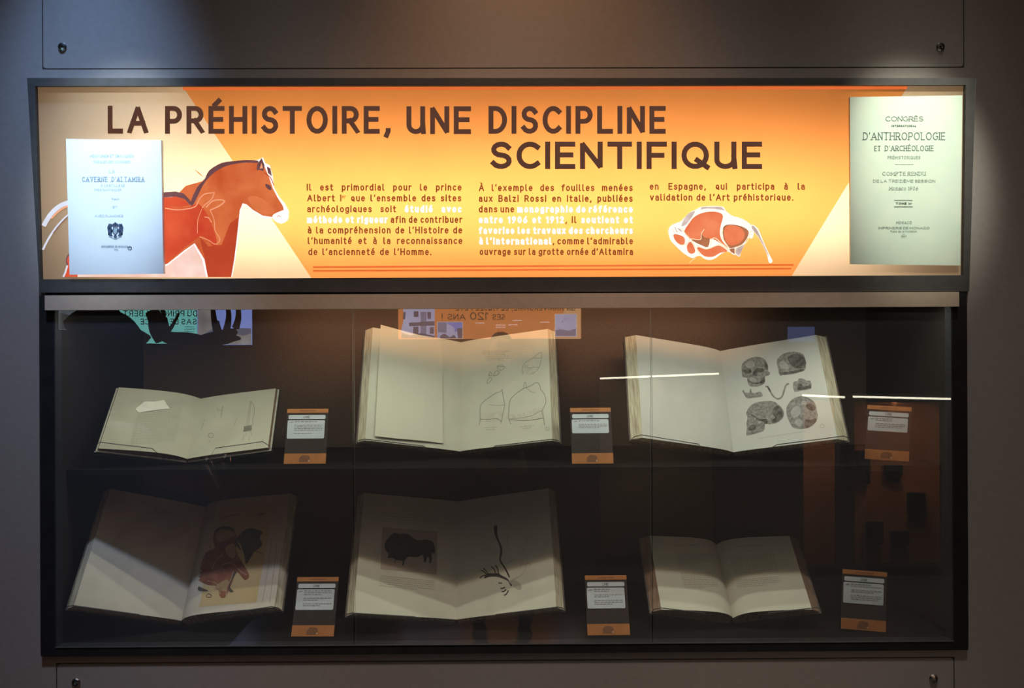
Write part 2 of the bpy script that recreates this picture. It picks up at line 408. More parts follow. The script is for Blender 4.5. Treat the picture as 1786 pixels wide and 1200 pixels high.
mb = MB(); mb.box((-5.4, -6.65, 0), (5.4, -6.6, 5.0)); struct(mb.build('wall_front', dark_room))

def screw(px, py, parent, y0):
    c = at(px, py, y0); mb = MB(); n = 16
    rings = []
    for r, d in ((.0115, 0), (.0115, -.002), (.009, -.0045), (.0045, -.0055), (.0042, -.003)):
        rings.append([c + V((r * math.cos(2 * math.pi * k / (n if r > .0044 else n)), d, r * math.sin(2 * math.pi * k / n))) for k in range(n)])
    vs = [p for r in rings for p in r]; fs = []
    for i in range(len(rings) - 1):
        for k in range(n): fs.append((i * n + k, i * n + (k + 1) % n, (i + 1) * n + (k + 1) % n, (i + 1) * n + k))
    fs.append(tuple(range((len(rings) - 1) * n, len(rings) * n)))
    mb.add(vs, fs); mb.build('screw', M['steel'], parent)
def rounded(x0, x1, z0, z1, y, r=.008, n=4):
    pts = []
    for cx, cz, a in ((x1 - r, z1 - r, 0), (x0 + r, z1 - r, 90), (x0 + r, z0 + r, 180), (x1 - r, z0 + r, 270)):
        pts += [V((cx + r * math.cos(math.radians(a + 90 * i / n)), y, cz + r * math.sin(math.radians(a + 90 * i / n)))) for i in range(n + 1)]
    return pts
def access_panel(x0, x1, z0, z1, label, screws):
    t = thing('access_panel', ((x0 + x1) / 2, 0, z0), label, 'panel', 'screwed wall access panels')
    mb = MB(); mb.prism(rounded(x0, x1, z0, z1, 0), (0, .025, 0)); mb.build('plate', M['wall'], t)
    mb = MB(); mb.box((x0 - .004, .0302, z0 - .004), (x1 + .004, .035, z1 + .004)); mb.box((x0 + .1, .0248, z0 + .1), (x1 - .1, .0302, z1 - .1)); mb.build('backing', M['gap'], t)
    for s_ in screws: screw(*s_, t, 0)
access_panel(-1.2035, 1.203, 2.2735, 2.747, 'taupe wall panel with two screws above the lit orange sign', [(109, 82), (1640, 82)])
access_panel(-1.1745, 1.1705, .143, .7205, 'taupe wall panel with two screws below the glass display case', [(133, 1190), (1628, 1183)])

# ------------------------------------------------------------------ display case
CX0, CX1, CY1 = -1.2125, 1.2055, .56
case = thing('display_case', (0, 0, ZB), 'long black glass-fronted display case with two rows of open books', 'display case')
mb = MB()
mb.box((CX0, -.0065, ZB), (-1.176, .03, 1.681)); mb.box((1.168, -.0065, ZB), (CX1, .03, 1.681)); mb.box((-1.176, -.0065, ZB), (1.168, .03, .7655))
mb.build('frame', M['black'], case)
mb = MB(); mb.box((-1.176, -.0075, .7657), (1.168, -.0062, .768)); mb.build('sill_strip', mat('sill_strip_metal', (.16, .16, .16), .35, .1, 40, metal=.6), case)
mb = MB(); mb.box((-1.2, CY1, .745), (1.195, CY1 + .02, 1.684)); cloth_b = mat('brown_back_cloth', (.115, .082, .060), .95, .15, 200, spec=0); mb.build('back_panel', cloth_b, case)
for x in (-1.2055, 1.1945):
    mb = MB(); mb.box((x, .0305, .765), (x + .004, CY1 - .001, 1.684)); mb.build('side_panel', mat('dark_side_cloth', (.022, .017, .014), .95, .15, 200, spec=0), case)
mb = MB(); mb.box((-1.2, .0305, .745), (1.194, CY1 - .001, .7605)); mb.build('base_panel', M['fabric'], case)
mb = MB(); mb.box((-1.2, .032, 1.685), (1.195, CY1, 1.699)); mb.build('top_panel', M['black'], case)
mb = MB(); mb.box((-1.199, .096, 1.1965), (1.193, CY1 - .001, 1.2115)); mb.build('shelf', M['fabric'], case)
mb = MB(); a = at(78, 516, -.016); b = at(1673, 537.5, -.016)
mb.box((a.x, -.016, 1.6427), (b.x, .004, 1.681)); mb.build('header_trim', M['trim'], case)
for y_ in (.034, .085):
    mb = MB(); mb.box((-1.16, y_ - .007, 1.664), (1.16, y_ + .007, 1.684)); mb.build('light_strip', M['whitebox'], case)
sx = [-1.1778, at(617.5, 800, 0).x, at(1136, 800, 0).x, 1.1698]
for i in range(3):
    mb = MB(); x0, x1 = sx[i] + .0018, sx[i + 1] - .0018
    mb.box((x0, -.006, .768), (x1, 0, 1.6425))
    gd = mb.build('glass_door', [M['glass'], M['glass_edge']], case)
    for k in (3, 5): gd.data.polygons[k].material_index = 1

# ------------------------------------------------------------------ backlit sign
sg = thing('illuminated_sign', (0, 0, ZT), 'long orange and cream backlit sign headed with large brown capitals', 'sign')
s0 = sign()
def bar(mb, px, thick, back, mi=0):
    pts = [s0(*p) + SN * thick for p in px]; mb.prism(pts, -SN * (thick + back), mi)
mb = MB()
o = [(52, 138), (1697, 138), (1686, 508), (74, 510)]; i_ = [(66, 152), (1680, 150), (1675.5, 480), (75.5, 487)]
for k in range(4):
    bar(mb, [o[k], o[(k + 1) % 4], i_[(k + 1) % 4], i_[k]], .012, -.0003)
mb.build('frame', M['frame'], sg)
zt = s0(900, 141).z
mb = MB(); yf = lambda z: -(z - SZ) * SK + .0012
mb.box((-1.2075, .165, 1.7045), (1.2035, .18, zt))
for z0, z1 in ((1.7005, 1.7045), (zt, zt + .004)):
    mb.box((-1.2075, yf(z0), z0), (1.2035, .18, z1))
for x in (-1.2125, 1.2035):
    mb.prism([V((x, yf(1.7005), 1.7005)), V((x, .18, 1.7005)), V((x, .18, zt + .004)), V((x, yf(zt + .004), zt + .004))], (.005, 0, 0))
mb.build('housing', M['whitebox'], sg)
mb = MB()
for q, mi in (([(58, 144), (314, 144), (550, 495), (70, 495)], 0), ([(314, 144), (1587, 144), (1375.5, 490), (546.5, 490)], 1), ([(1587, 144), (1690, 144), (1681, 490), (1375.5, 490)], 0)):
    mb.poly([s0(*p) for p in q], mi)
mb.build('printed_sheet', [M['cream'], M['orange']], sg)
mb = MB(); m1 = sign(.0006)
for p in ([(546, 464.5), (1384, 460.5), (1384, 463.5), (546, 467.5)], [(546, 471), (1380, 467), (1380, 470), (546, 474)], [(318, 153), (1583, 151), (1581, 155.5), (320, 157.5)]):
    mb = MB(); mb.poly([m1(*q) for q in p]); mb.build('rule_line', M['rule'], sg)
mb = MB(); mp = sign(.0008)
for tx, x0, x1, y in (('LA', 188, 258.5, 233), ('PRÉHISTOIRE', 288, 662.5, 233.5), ('UNE', 709, 821.5, 234), ('DISCIPLINE', 852, 1161, 233.5)):
    mb = MB(); fit_word(mb, mp, tx, x0, x1, y, 48.5, 8.6, gapf=.16)
    if tx[0] == 'P': word(mb, mp, ',', 670, 233.5, 48, 8.6, 48, 4)
    mb.build('headline_word', M['ink'], sg)
mb = MB(); fit_word(mb, mp, 'SCIENTIFIQUE', 855, 1329, 295, 48, 9, gapf=.17); mb.build('headline_word', M['ink'], sg)
C1 = [('Il est primordial pour le prince', 535, 805, 332.7), ('Albert I^ que l’ensemble des sites', 535.8, 805.2, 351.5), ('archéologiques soit *étudié *avec', 535.8, 805.2, 370.5),
      ('*méthode *et *rigueur afin de contribuer', 535.5, 806, 389), ('à la compréhension de l’Histoire de', 536.8, 806.2, 407.4), ('l’humanité et à la reconnaissance', 536.8, 806.5, 425.9), ('de l’ancienneté de l’Homme.', 537.8, 752.5, 445.2)]
C2 = [('À l’exemple des fouilles menées', 835, 1103.5, 333.5), ('aux Balzi Rossi en Italie, publiées', 835, 1103.5, 352.3), ('dans une *monographie *de *référence', 835, 1103.8, 370.8), ('*entre *1906 *et *1912|, il *soutient *et', 835, 1103.8, 389.3),
      ('*favorise *les *travaux *des *chercheurs', 835, 1103.8, 408), ('*à *l’international|, comme l’admirable', 835.5, 1104, 426.4), ('ouvrage sur la grotte ornée d’Altamira', 836.5, 1104, 445)]
C3 = [('en Espagne, qui participa à la', 1133, 1403.5, 331.2), ('validation de l’Art préhistorique.', 1133.5, 1383.5, 350.3)]
def paragraph(lines):
    mp = sign(.0008); H = 12.2; w0 = 2.25; hx = 10.0; g = 2.15
    for txt, x0, x1, y in lines:
        a, b = MB(), MB(); items = []
        for tok in txt.split(' '):
            bold = tok.startswith('*'); tok = tok.lstrip('*'); seg = tok.split('|')
            parts = [(seg[0], bold)] + [(t, False) for t in seg[1:]]
            items.append(parts)
        def wd(parts, hx, g):
            r = 0
            for t, bo in parts:
                e = 0
                if t.endswith('^'): t = t[:-1]; e = 8
                r += natural(t, hx - (.9 if bo else 0), w0 + (.9 if bo else 0), g) + e
            return r + (len(parts) - 1) * g
        W = x1 - x0; n = len(items); h2, g2 = hx, g
        while (W - sum(wd(p, h2, g2) for p in items)) / max(1, n - 1) < 5.2: h2 *= .985; g2 *= .985
        sp = (W - sum(wd(p, h2, g2) for p in items)) / (n - 1)
        if sp > 11 and n > 4 and y > 440: sp = sp
        x = x0
        for p in items:
            for j, (t, bo) in enumerate(p):
                sup = t.endswith('^'); t = t.rstrip('^')
                x = word(b if bo else a, mp, t, x, y + (.4 if bo else 0), H + (.6 if bo else 0), w0 + (.9 if bo else 0), h2 - (.9 if bo else 0), g2)
                if sup: x = word(a, mp, 'er', x + 1, y - 5.5, 6.5, .9, 5, .9)
                if j < len(p) - 1: x += g2
            x += sp
        if a.v: a.build('text_line', M['ink2'], sg)
        if b.v: b.build('highlighted_words', M['white_ink'], sg)['label'] = 'bold white words in the text'
for c in (C1, C2, C3): paragraph(c)

# pictures printed on the sign (traced from two close-ups of the photo)
def Z1(p): return (50 + p[0] * .2856, 230 + p[1] * .2856)
def Z2(p): return (1110 + p[0] * .1736, 300 + p[1] * .1736)
def art(mb, Z, pts, mi, off, sm=4):
    q = [Z(p) for p in pts]; q = smooth_pts(q, sm) if sm else q
    mp = sign(off); mb.poly([mp(*p) for p in q], mi)
def line(mb, Z, pts, w_, mi, off, taper=False):
    q = smooth_pts([Z(p) for p in pts], 4, False); ribbon(mb, q, w_, sign(off), mi, caps=False, taper=taper)
HM = [em('horse_white', (1, .99, .95), .02), em('horse_brown', sr(196, 84, 44), .1, 14, c2=sr(222, 122, 72)), em('horse_red', sr(196, 62, 40), .1, 12, c2=sr(222, 98, 60)),
      em('horse_mane', sr(112, 72, 74), .15, 40), em('horse_fawn', sr(240, 160, 120), .06, 30), em('horse_belly', sr(238, 190, 172), .1, 16, c2=sr(250, 226, 214)),
      em('horse_tail_blue', sr(206, 206, 216), .06, 30), em('horse_dark_red', sr(186, 70, 42), .1, 14), em('horse_cheek', sr(218, 118, 70), .08, 30)]
mb = MB()
# tail and hind quarters left of the booklet
line(mb, Z1, [(330, 415), (258, 428), (190, 455), (135, 505), (92, 575)], 8, 6, .0012)
line(mb, Z1, [(330, 425), (258, 446), (190, 480), (140, 530)], 2.5, 4, .0014)
line(mb, Z1, [(330, 490), (258, 500), (190, 560), (130, 640), (88, 720)], 3.5, 6, .0012)
line(mb, Z1, [(330, 480), (258, 505), (200, 558), (150, 620)], 1.2, 3, .0014)
art(mb, Z1, [(300, 700), (264, 725), (236, 775), (240, 825), (214, 884), (300, 886)], 2, .0012, 0)
line(mb, Z1, [(264, 725), (234, 772), (238, 815)], 2.2, 3, .0014)
line(mb, Z1, [(238, 815), (225, 860), (212, 886)], 3, 6, .0014)
# belly, body, second animal's back, neck and head
art(mb, Z1, [(260, 886), (260, 868), (700, 866), (850, 800), (950, 735), (1015, 680), (1060, 780), (1095, 886)], 5, .0011, 0)
art(mb, Z1, [(985, 445), (1050, 318), (1105, 248), (1180, 202), (1262, 183), (1335, 178), (1400, 172), (1432, 156), (1446, 190), (1474, 205), (1492, 270), (1500, 340), (1530, 395), (1568, 440), (1592, 488), (1584, 540), (1545, 562), (1508, 548), (1488, 528), (1430, 524), (1370, 486), (1330, 452), (1310, 446), (1298, 480), (1290, 560), (1280, 650), (1264, 780), (1244, 886), (1085, 886), (1060, 780), (1010, 690), (950, 735), (850, 815), (800, 830), (800, 400), (900, 380)], 0, .0012, 0)
art(mb, Z1, [(800, 420), (900, 392), (960, 330), (1060, 302), (1105, 258), (1190, 208), (1262, 192), (1335, 188), (1400, 186), (1440, 210), (1470, 280), (1492, 345), (1520, 400), (1552, 450), (1560, 480), (1510, 505), (1490, 520), (1430, 512), (1370, 476), (1330, 442), (1308, 436), (1290, 480), (1282, 560), (1272, 650), (1256, 780), (1238, 886), (1095, 886), (1075, 780), (1015, 680), (950, 725), (850, 805), (800, 820)], 1, .0014, 0)
art(mb, Z1, [(800, 455), (900, 470), (985, 458), (1040, 440), (1100, 520), (1150, 660), (1130, 700), (1070, 640), (1015, 660), (940, 720), (850, 795), (800, 815)], 2, .0016, 3)
art(mb, Z1, [(1045, 640), (1100, 700), (1180, 690), (1230, 560), (1285, 520), (1272, 650), (1256, 780), (1238, 886), (1098, 886), (1078, 780)], 7, .0016, 0)
art(mb, Z1, [(800, 380), (835, 368), (900, 364), (950, 378), (985, 415), (1005, 448), (985, 446), (955, 412), (900, 395), (800, 404)], 3, .0017, 0)
art(mb, Z1, [(800, 404), (900, 396), (950, 414), (985, 448), (920, 458), (800, 450)], 2, .0017, 0)
art(mb, Z1, [(990, 432), (1030, 340), (1075, 290), (1105, 235), (1180, 190), (1262, 178), (1330, 172), (1398, 176), (1398, 190), (1330, 188), (1262, 196), (1190, 216), (1120, 262), (1070, 320), (1040, 380), (1005, 448)], 3, .0018, 3)
art(mb, Z1, [(1394, 236), (1396, 200), (1424, 160), (1442, 205), (1434, 240), (1410, 232)], 3, .0018, 0)
art(mb, Z1, [(1412, 226), (1424, 190), (1432, 222)], 4, .0019, 0)
art(mb, Z1, [(1456, 212), (1478, 224), (1486, 272), (1462, 250)], 3, .0018, 0)
art(mb, Z1, [(1490, 512), (1530, 488), (1572, 476), (1590, 500), (1582, 540), (1545, 560), (1508, 546)], 0, .0019, 3)
line(mb, Z1, [(1518, 520), (1530, 512), (1540, 520)], .8, 1, .0021)
art(mb, Z1, [(1446, 318), (1478, 330), (1482, 356), (1458, 346)], 3, .0019, 3)
art(mb, Z1, [(1340, 400), (1400, 395), (1470, 440), (1500, 490), (1430, 500), (1370, 462)], 8, .0018, 3)
line(mb, Z1, [(1440, 250), (1478, 280), (1500, 330)], 1.4, 7, .0019)
for pts, w_ in (([(835, 466), (900, 476), (960, 472), (1020, 456), (1045, 410), (1078, 380), (1136, 372)], 1.8), ([(1136, 372), (1120, 410), (1085, 440), (1060, 465)], 1.6),
                ([(1085, 462), (1130, 420), (1196, 420), (1170, 450), (1110, 478)], 2.2), ([(1110, 478), (1135, 540), (1140, 600), (1170, 660), (1140, 686), (1100, 662), (1045, 640)], 1.3),
                ([(1075, 520), (1100, 525), (1118, 552)], 1.6), ([(1060, 470), (1035, 540), (1032, 620)], 1.0)):
    line(mb, Z1, pts, w_, 4, .0020)
line(mb, Z1, [(1016, 230), (1040, 252), (1068, 276)], 2, 1, .0014, True)
mb.build('horse_picture', HM, sg)
BM_ = [em('beast_white', (1, .98, .9), .02), em('beast_red', sr(226, 108, 66), .1, 22, c2=sr(240, 140, 96)), em('beast_brown', sr(176, 112, 76), .12, 30), em('beast_grey', sr(186, 160, 150), .1, 40, c2=sr(222, 204, 196)),
       em('beast_line', sr(250, 224, 180), .05)]
mb = MB()
art(mb, Z2, [(318, 590), (345, 540), (400, 512), (440, 498), (490, 450), (540, 402), (600, 376), (660, 348), (855, 346), (900, 392), (960, 438), (1040, 462), (1110, 498), (1158, 545), (1180, 600), (1160, 670), (1120, 660), (1085, 722), (1055, 780), (1035, 850), (1000, 832), (975, 832), (925, 800), (860, 818), (800, 862), (740, 885), (680, 872), (640, 842), (600, 850), (560, 866), (480, 822), (400, 750), (340, 682)], 0, .0012, 3)
art(mb, Z2, [(655, 352), (850, 350), (890, 388), (800, 372), (700, 366), (640, 378)], 3, .0014, 0)
art(mb, Z2, [(480, 592), (530, 512), (580, 452), (660, 412), (760, 398), (840, 412), (868, 450), (845, 540), (838, 620), (860, 690), (920, 768), (800, 690), (740, 672), (720, 745), (640, 722), (545, 672), (500, 640)], 1, .0014, 3)
art(mb, Z2, [(866, 580), (892, 536), (960, 528), (1050, 545), (1124, 592), (1112, 660), (1062, 725), (1000, 752), (930, 765), (880, 690)], 2, .0014, 3)
art(mb, Z2, [(880, 590), (905, 545), (960, 535), (1040, 560), (1084, 610), (1076, 670), (1030, 715), (960, 740), (915, 720), (885, 660)], 1, .0016, 3)
art(mb, Z2, [(545, 675), (650, 680), (640, 620), (690, 660), (735, 670), (715, 755), (640, 730), (600, 712)], 2, .0016, 3)
art(mb, Z2, [(505, 745), (545, 700), (590, 790), (560, 822), (520, 805)], 1, .0016, 3)
art(mb, Z2, [(610, 755), (720, 772), (820, 735), (915, 795), (840, 812), (770, 850), (690, 848), (640, 812)], 1, .0016, 3)
art(mb, Z2, [(370, 630), (420, 630), (480, 660), (480, 725), (440, 730), (390, 690)], 1, .0016, 3)
art(mb, Z2, [(990, 770), (1060, 740), (1110, 690), (1060, 780), (1030, 845), (1000, 822)], 3, .0016, 0)
art(mb, Z2, [(930, 775), (985, 765), (985, 825), (945, 800)], 2, .0016, 0)
art(mb, Z2, [(450, 540), (505, 430), (585, 392), (570, 430), (500, 525)], 3, .0015, 3)
for pts, w_ in (([(545, 672), (580, 740), (620, 800), (640, 830)], 1.6), ([(545, 670), (640, 680), (650, 620), (680, 575)], 1.2), ([(740, 740), (755, 680), (790, 664), (850, 715), (920, 770)], 1.6), ([(600, 735), (700, 775), (800, 740), (860, 740), (930, 790)], 1.4),
                ([(866, 580), (858, 640), (885, 700), (930, 765)], 1.6), ([(1170, 600), (1140, 600), (1130, 660), (1090, 720), (1020, 750), (995, 780), (990, 830)], 1.5), ([(450, 735), (500, 720), (530, 670), (490, 620), (450, 560)], 1.3)):
    line(mb, Z2, pts, w_, 4, .0018)
art(mb, Z2, [(400, 560), (440, 572), (462, 600), (440, 596)], 3, .0016, 0); line(mb, Z2, [(345, 570), (372, 590), (378, 612)], .7, 3, .0018); line(mb, Z2, [(385, 552), (396, 580), (410, 606)], .8, 2, .0018)
art(mb, Z2, [(1148, 535), (1180, 535), (1225, 580), (1255, 650), (1290, 735), (1330, 820), (1365, 890), (1350, 914), (1328, 905), (1310, 830), (1270, 745), (1225, 660), (1180, 600)], 0, .0013, 3)
art(mb, Z2, [(1155, 545), (1180, 545), (1220, 600), (1250, 665), (1285, 740), (1325, 830), (1318, 835), (1262, 725), (1215, 640), (1170, 585)], 3, .0015, 3)
line(mb, Z2, [(530, 915), (560, 885), (595, 868)], .8, 4, .0014)
mb.build('beast_picture', BM_, sg)

# booklets fixed in front of the sign
def booklet(c, label, paper, thick):
    lo = s0(*[(c[2][0] + c[3][0]) / 2, c[2][1]])
    t = thing('title_page_booklet', lo, label, 'booklet')
    mb = MB(); mp = sign(.004 + thick); mb.prism([mp(*p) for p in c], -SN * thick); mb.build('cover', paper, t)
    mb = MB(); q = sign(.004); cx = sum(p[0] for p in c) / 4; cy = sum(p[1] for p in c) / 4
    k = [(cx + (p[0] - cx) * .55, cy + (p[1] - cy) * .6) for p in c]; mb.prism([q(*p) for p in k], -SN * .0035); mb.build('spacer', M['black'], t)
    return t, sign(.0045 + thick)
t, mp = booklet([(121, 244), (285.5, 246), (289.5, 477.5), (127, 479)], 'bluish-white title page with a small crest fixed left on the sign', mat('cool_white_cover', (.80, .86, .92), .7, .02, 20), .012)
pale = mat('washed_blue_print', (.50, .58, .66), .8, .1, 40); navy = mat('crest_blue_print', (.06, .09, .16), .8, .4, 160)
mid = mat('grey_blue_print', (.30, .38, .44), .8, .15, 60)
mb = MB()
for tx, a, b, y, h, w_ in (('PEINTURES ET GRAVURES', 163, 238, 276, 5, .7), ('MURALES DES CAVERNES', 169, 232, 286, 5, .7), ('LA', 196, 206, 303, 6, .8), ('À SANTILLANE', 181, 223, 327, 5, .7), ('PRÈS SANTANDER', 170, 217, 334, 4, .6), ('PAR', 200, 213, 350, 4, .6), ('ET', 202, 211, 364, 4, .6), ('AVEC PLANCHES', 171, 220, 379, 4, .6)):
    mb = MB(); fit_line(mb, mp, tx, a, b, y, h, w_); mb.build('small_print', pale, t)
mb = MB(); fit_word(mb, mp, 'CAVERNE', 149, 193, 318, 8.5, 1.2, serif=True); fit_word(mb, mp, 'D’ALTAMIRA', 200, 257, 318, 8.5, 1.2, serif=True); mb.build('title_print', mid, t)
mb = MB(); fit_line(mb, mp, 'IMPRIMERIE DE MONACO', 182, 228, 432, 3.6, .8); fit_line(mb, mp, '1906', 204, 211, 437, 3, .6); mb.build('small_print', mid, t)
mb = MB()
cx, cy = 206.5, 403
for pts in ([(-14, -6), (-11, -13), (-7, -7), (-5, -2), (-6, 6), (-4, 9), (-8, 10), (-12, 7), (-13, 2)], [(14, -6), (11, -13), (7, -7), (5, -2), (6, 6), (4, 9), (8, 10), (12, 7), (13, 2)],
            [(-6, -9), (-4, -13), (-2, -12), (0, -16), (2, -12), (4, -13), (6, -9), (4, -7), (-4, -7)], [(-4.2, -6), (4.2, -6), (4.2, 4), (0, 9), (-4.2, 4)]):
    mb.poly([mp(cx + x, cy + y) for x, y in pts])
ribbon(mb, [(cx - 11, cy + 10), (cx - 4, cy + 13), (cx, cy + 15), (cx + 4, cy + 13), (cx + 11, cy + 10)], .8, mp)
for x, y, r in ((-10, -4, 2), (10, -4, 2), (-9, 3, 1.6), (9, 3, 1.6)):
    mb.poly([mp(cx + x + r * math.cos(a * .9), cy + y + r * math.sin(a * .9)) for a in range(7)])
ribbon(mb, [(231.5 + 3.2 * math.cos(a * .5236), 433 + 3.2 * math.sin(a * .5236)) for a in range(13)], 1.0, mp); ribbon(mb, [(229, 432), (234, 432)], 1, mp)
for x, y, r in ((-8, -9, 3.4), (8, -9, 3.4), (-10, 5, 3), (10, 5, 3), (-6, 0, 3), (6, 0, 3), (0, -11, 3.4), (0, 10, 3)):
    mb.poly([mp(cx + x + r * math.cos(a * .7), cy + y + r * math.sin(a * .7)) for a in range(9)])
cr_ = mb.build('crest', navy, t)
mb = MB(); mp2 = sign(.0050 + .012); mb.poly([mp2(cx + x, cy + y) for x, y in ((-3, -4.5), (3, -4.5), (3, 3), (0, 6.5), (-3, 3))]); mb.build('shield', mid, cr_)
t, mp = booklet([(1479, 171), (1674, 168), (1670.5, 463), (1480.5, 461)], 'greenish title page headed with capitals fixed right on the sign', mat('pale_green_cover', (.62, .72, .60), .7, .04, 14, c2=(.70, .76, .62)), .008)
gi = mat('grey_green_print', (.13, .17, .15), .8, .25, 120); gp = mat('pale_green_print', (.30, .36, .31), .8, .25, 160)
mb = MB()
for tx, a, b, y, h, w_ in (('CONGRÈS', 1540.5, 1606, 213, 8.5, 1.0), ('D’ANTHROPOLOGIE', 1501.5, 1644, 245.5, 13.5, 1.4), ('ET', 1521, 1532, 264.5, 9, 1.1), ('D’ARCHÉOLOGIE', 1539.5, 1624, 264.5, 9.5, 1.1)):
    mb = MB(); fit_word(mb, mp, tx, a, b, y, h, w_, serif=True, gapf=.14); mb.build('title_print', gi, t)
mb = MB(); fit_word(mb, mp, 'INTERNATIONAL', 1551, 1594, 223, 3.8, 1.0); fit_word(mb, mp, 'TOME', 1558.5, 1577, 357.5, 4, 1.1); fit_word(mb, mp, 'Ier', 1580, 1586, 357.5, 4, .8)
for y in (350, 361.2): ribbon(mb, [(1556, y), (1587, y)], 1.1, mp)
mb.build('small_print', gi, t)
mb = MB()
for tx, a, b, y, h, w_ in (('PRÉHISTORIQUES', 1544, 1601, 278.5, 5.5, .9), ('COMPTE RENDU', 1535, 1610, 307, 6.5, .95), ('DE LA TREIZIÈME SESSION', 1519, 1627, 319, 5, .8), ('Monaco 1906', 1547, 1597, 332.5, 6.5, .9), ('MONACO', 1559, 1586, 391, 5, .9), ('IMPRIMERIE DE MONACO', 1528, 1617, 400, 4.2, .8), ('Place de la Visitation', 1549, 1595, 405.5, 3.6, .6), ('1907', 1567.5, 1577, 414.5, 3.6, .7)):
    mb = MB(); fit_line(mb, mp, tx, a, b, y, h, w_, serif=h > 6); mb.build('small_print', gp, t)
mb = MB(); ribbon(mb, [(1557, 288), (1589, 288)], .6, mp); ribbon(mb, [(1570, 409), (1574, 409)], .5, mp)
mb.build('rule_line', gp, t)

# ------------------------------------------------------------------ open books on acrylic stands
SHELF, BASE = 1.2115, .7605
class Book:
    def __init__(s, p, T=.02, fan=.012, BL=.004, BR=.004, lam=.035):
        x, y, z, t, psi, rho, s.W, s.H, aL, aR = p
        s.P = V((x, y, z)); s.T, s.fan, s.lam = T, fan, lam; s.B = {-1: BL, 1: BR}; s.ang = {-1: aL, 1: aR}
        g = V((0, math.cos(t), math.sin(t))); n = V((0, -math.sin(t), math.cos(t))); r = V((1, 0, 0))
        c, q = math.cos(rho), math.sin(rho); g, r = g * c + r * q, r * c - g * q
        R = Matrix.Rotation(psi, 3, 'Z'); s.g, s.n, s.r = R @ g, R @ n, R @ r
        s.We = s.W - fan
    def axes(s, sd):
        a = s.ang[sd]
        return s.r * (sd * math.cos(a)) + s.n * math.sin(a), s.r * (-sd * math.sin(a)) + s.n * math.cos(a)
    def pt(s, sd, q, v, h=0):
        e, m = s.axes(sd); return s.P + e * q + s.g * v + m * h
    def bulge(s, sd, q):
        W = s.We; q = max(0, min(W, q)); return s.B[sd] * ((1 - math.exp(-q / s.lam)) - (1 - math.exp(-W / s.lam)) * q / W) / .6
    def page(s, sd, off=.0008):
        """photo pixel -> point on that page's surface"""
        e, m = s.axes(sd)
        def f(px, py):
            h = 0
            for _ in range(3):
                p = hit(px, py, s.P + m * h, m); q = (p - s.P).dot(e); h = s.bulge(sd, q)
            return p + m * off
        return f
    def block(s, sd):
        q = [s.We * (i / 48) ** 1.5 for i in range(49)]
        prof = [(a, s.bulge(sd, a)) for a in q]
        mb = MB(); k = len(prof)
        lo = [s.pt(sd, a, 0, h) for a, h in prof]; hi = [s.pt(sd, a, s.H, h) for a, h in prof]
        top = [(i, i + 1, k + i + 1, k + i) for i in range(k - 1)]
        if sd < 0: top = [f[::-1] for f in top]
        mb.add(lo + hi, top, 0)
        ring = lo + [s.pt(sd, s.We + s.fan, 0, -s.T), s.pt(sd, 0, 0, -s.T)]
        ring2 = hi + [s.pt(sd, s.We + s.fan, s.H, -s.T), s.pt(sd, 0, s.H, -s.T)]
        mb.poly(ring, 1, -s.g); mb.poly(ring2, 1, s.g)
        n = len(ring)
        for i in (k - 1, k, k + 1):
            f = [ring[i], ring[(i + 1) % n], ring2[(i + 1) % n], ring2[i]]
            mb.add(f if sd > 0 else f[::-1], [(0, 1, 2, 3)], 1)
        return mb
    def plate(s, sd, q0, q1, v0, v1, h0, h1):
        mb = MB(); mb.prism([s.pt(sd, q0, v0, h0), s.pt(sd, q1, v0, h0), s.pt(sd, q1, v1, h0), s.pt(sd, q0, v1, h0)], s.axes(sd)[1] * (h1 - h0))
        return mb
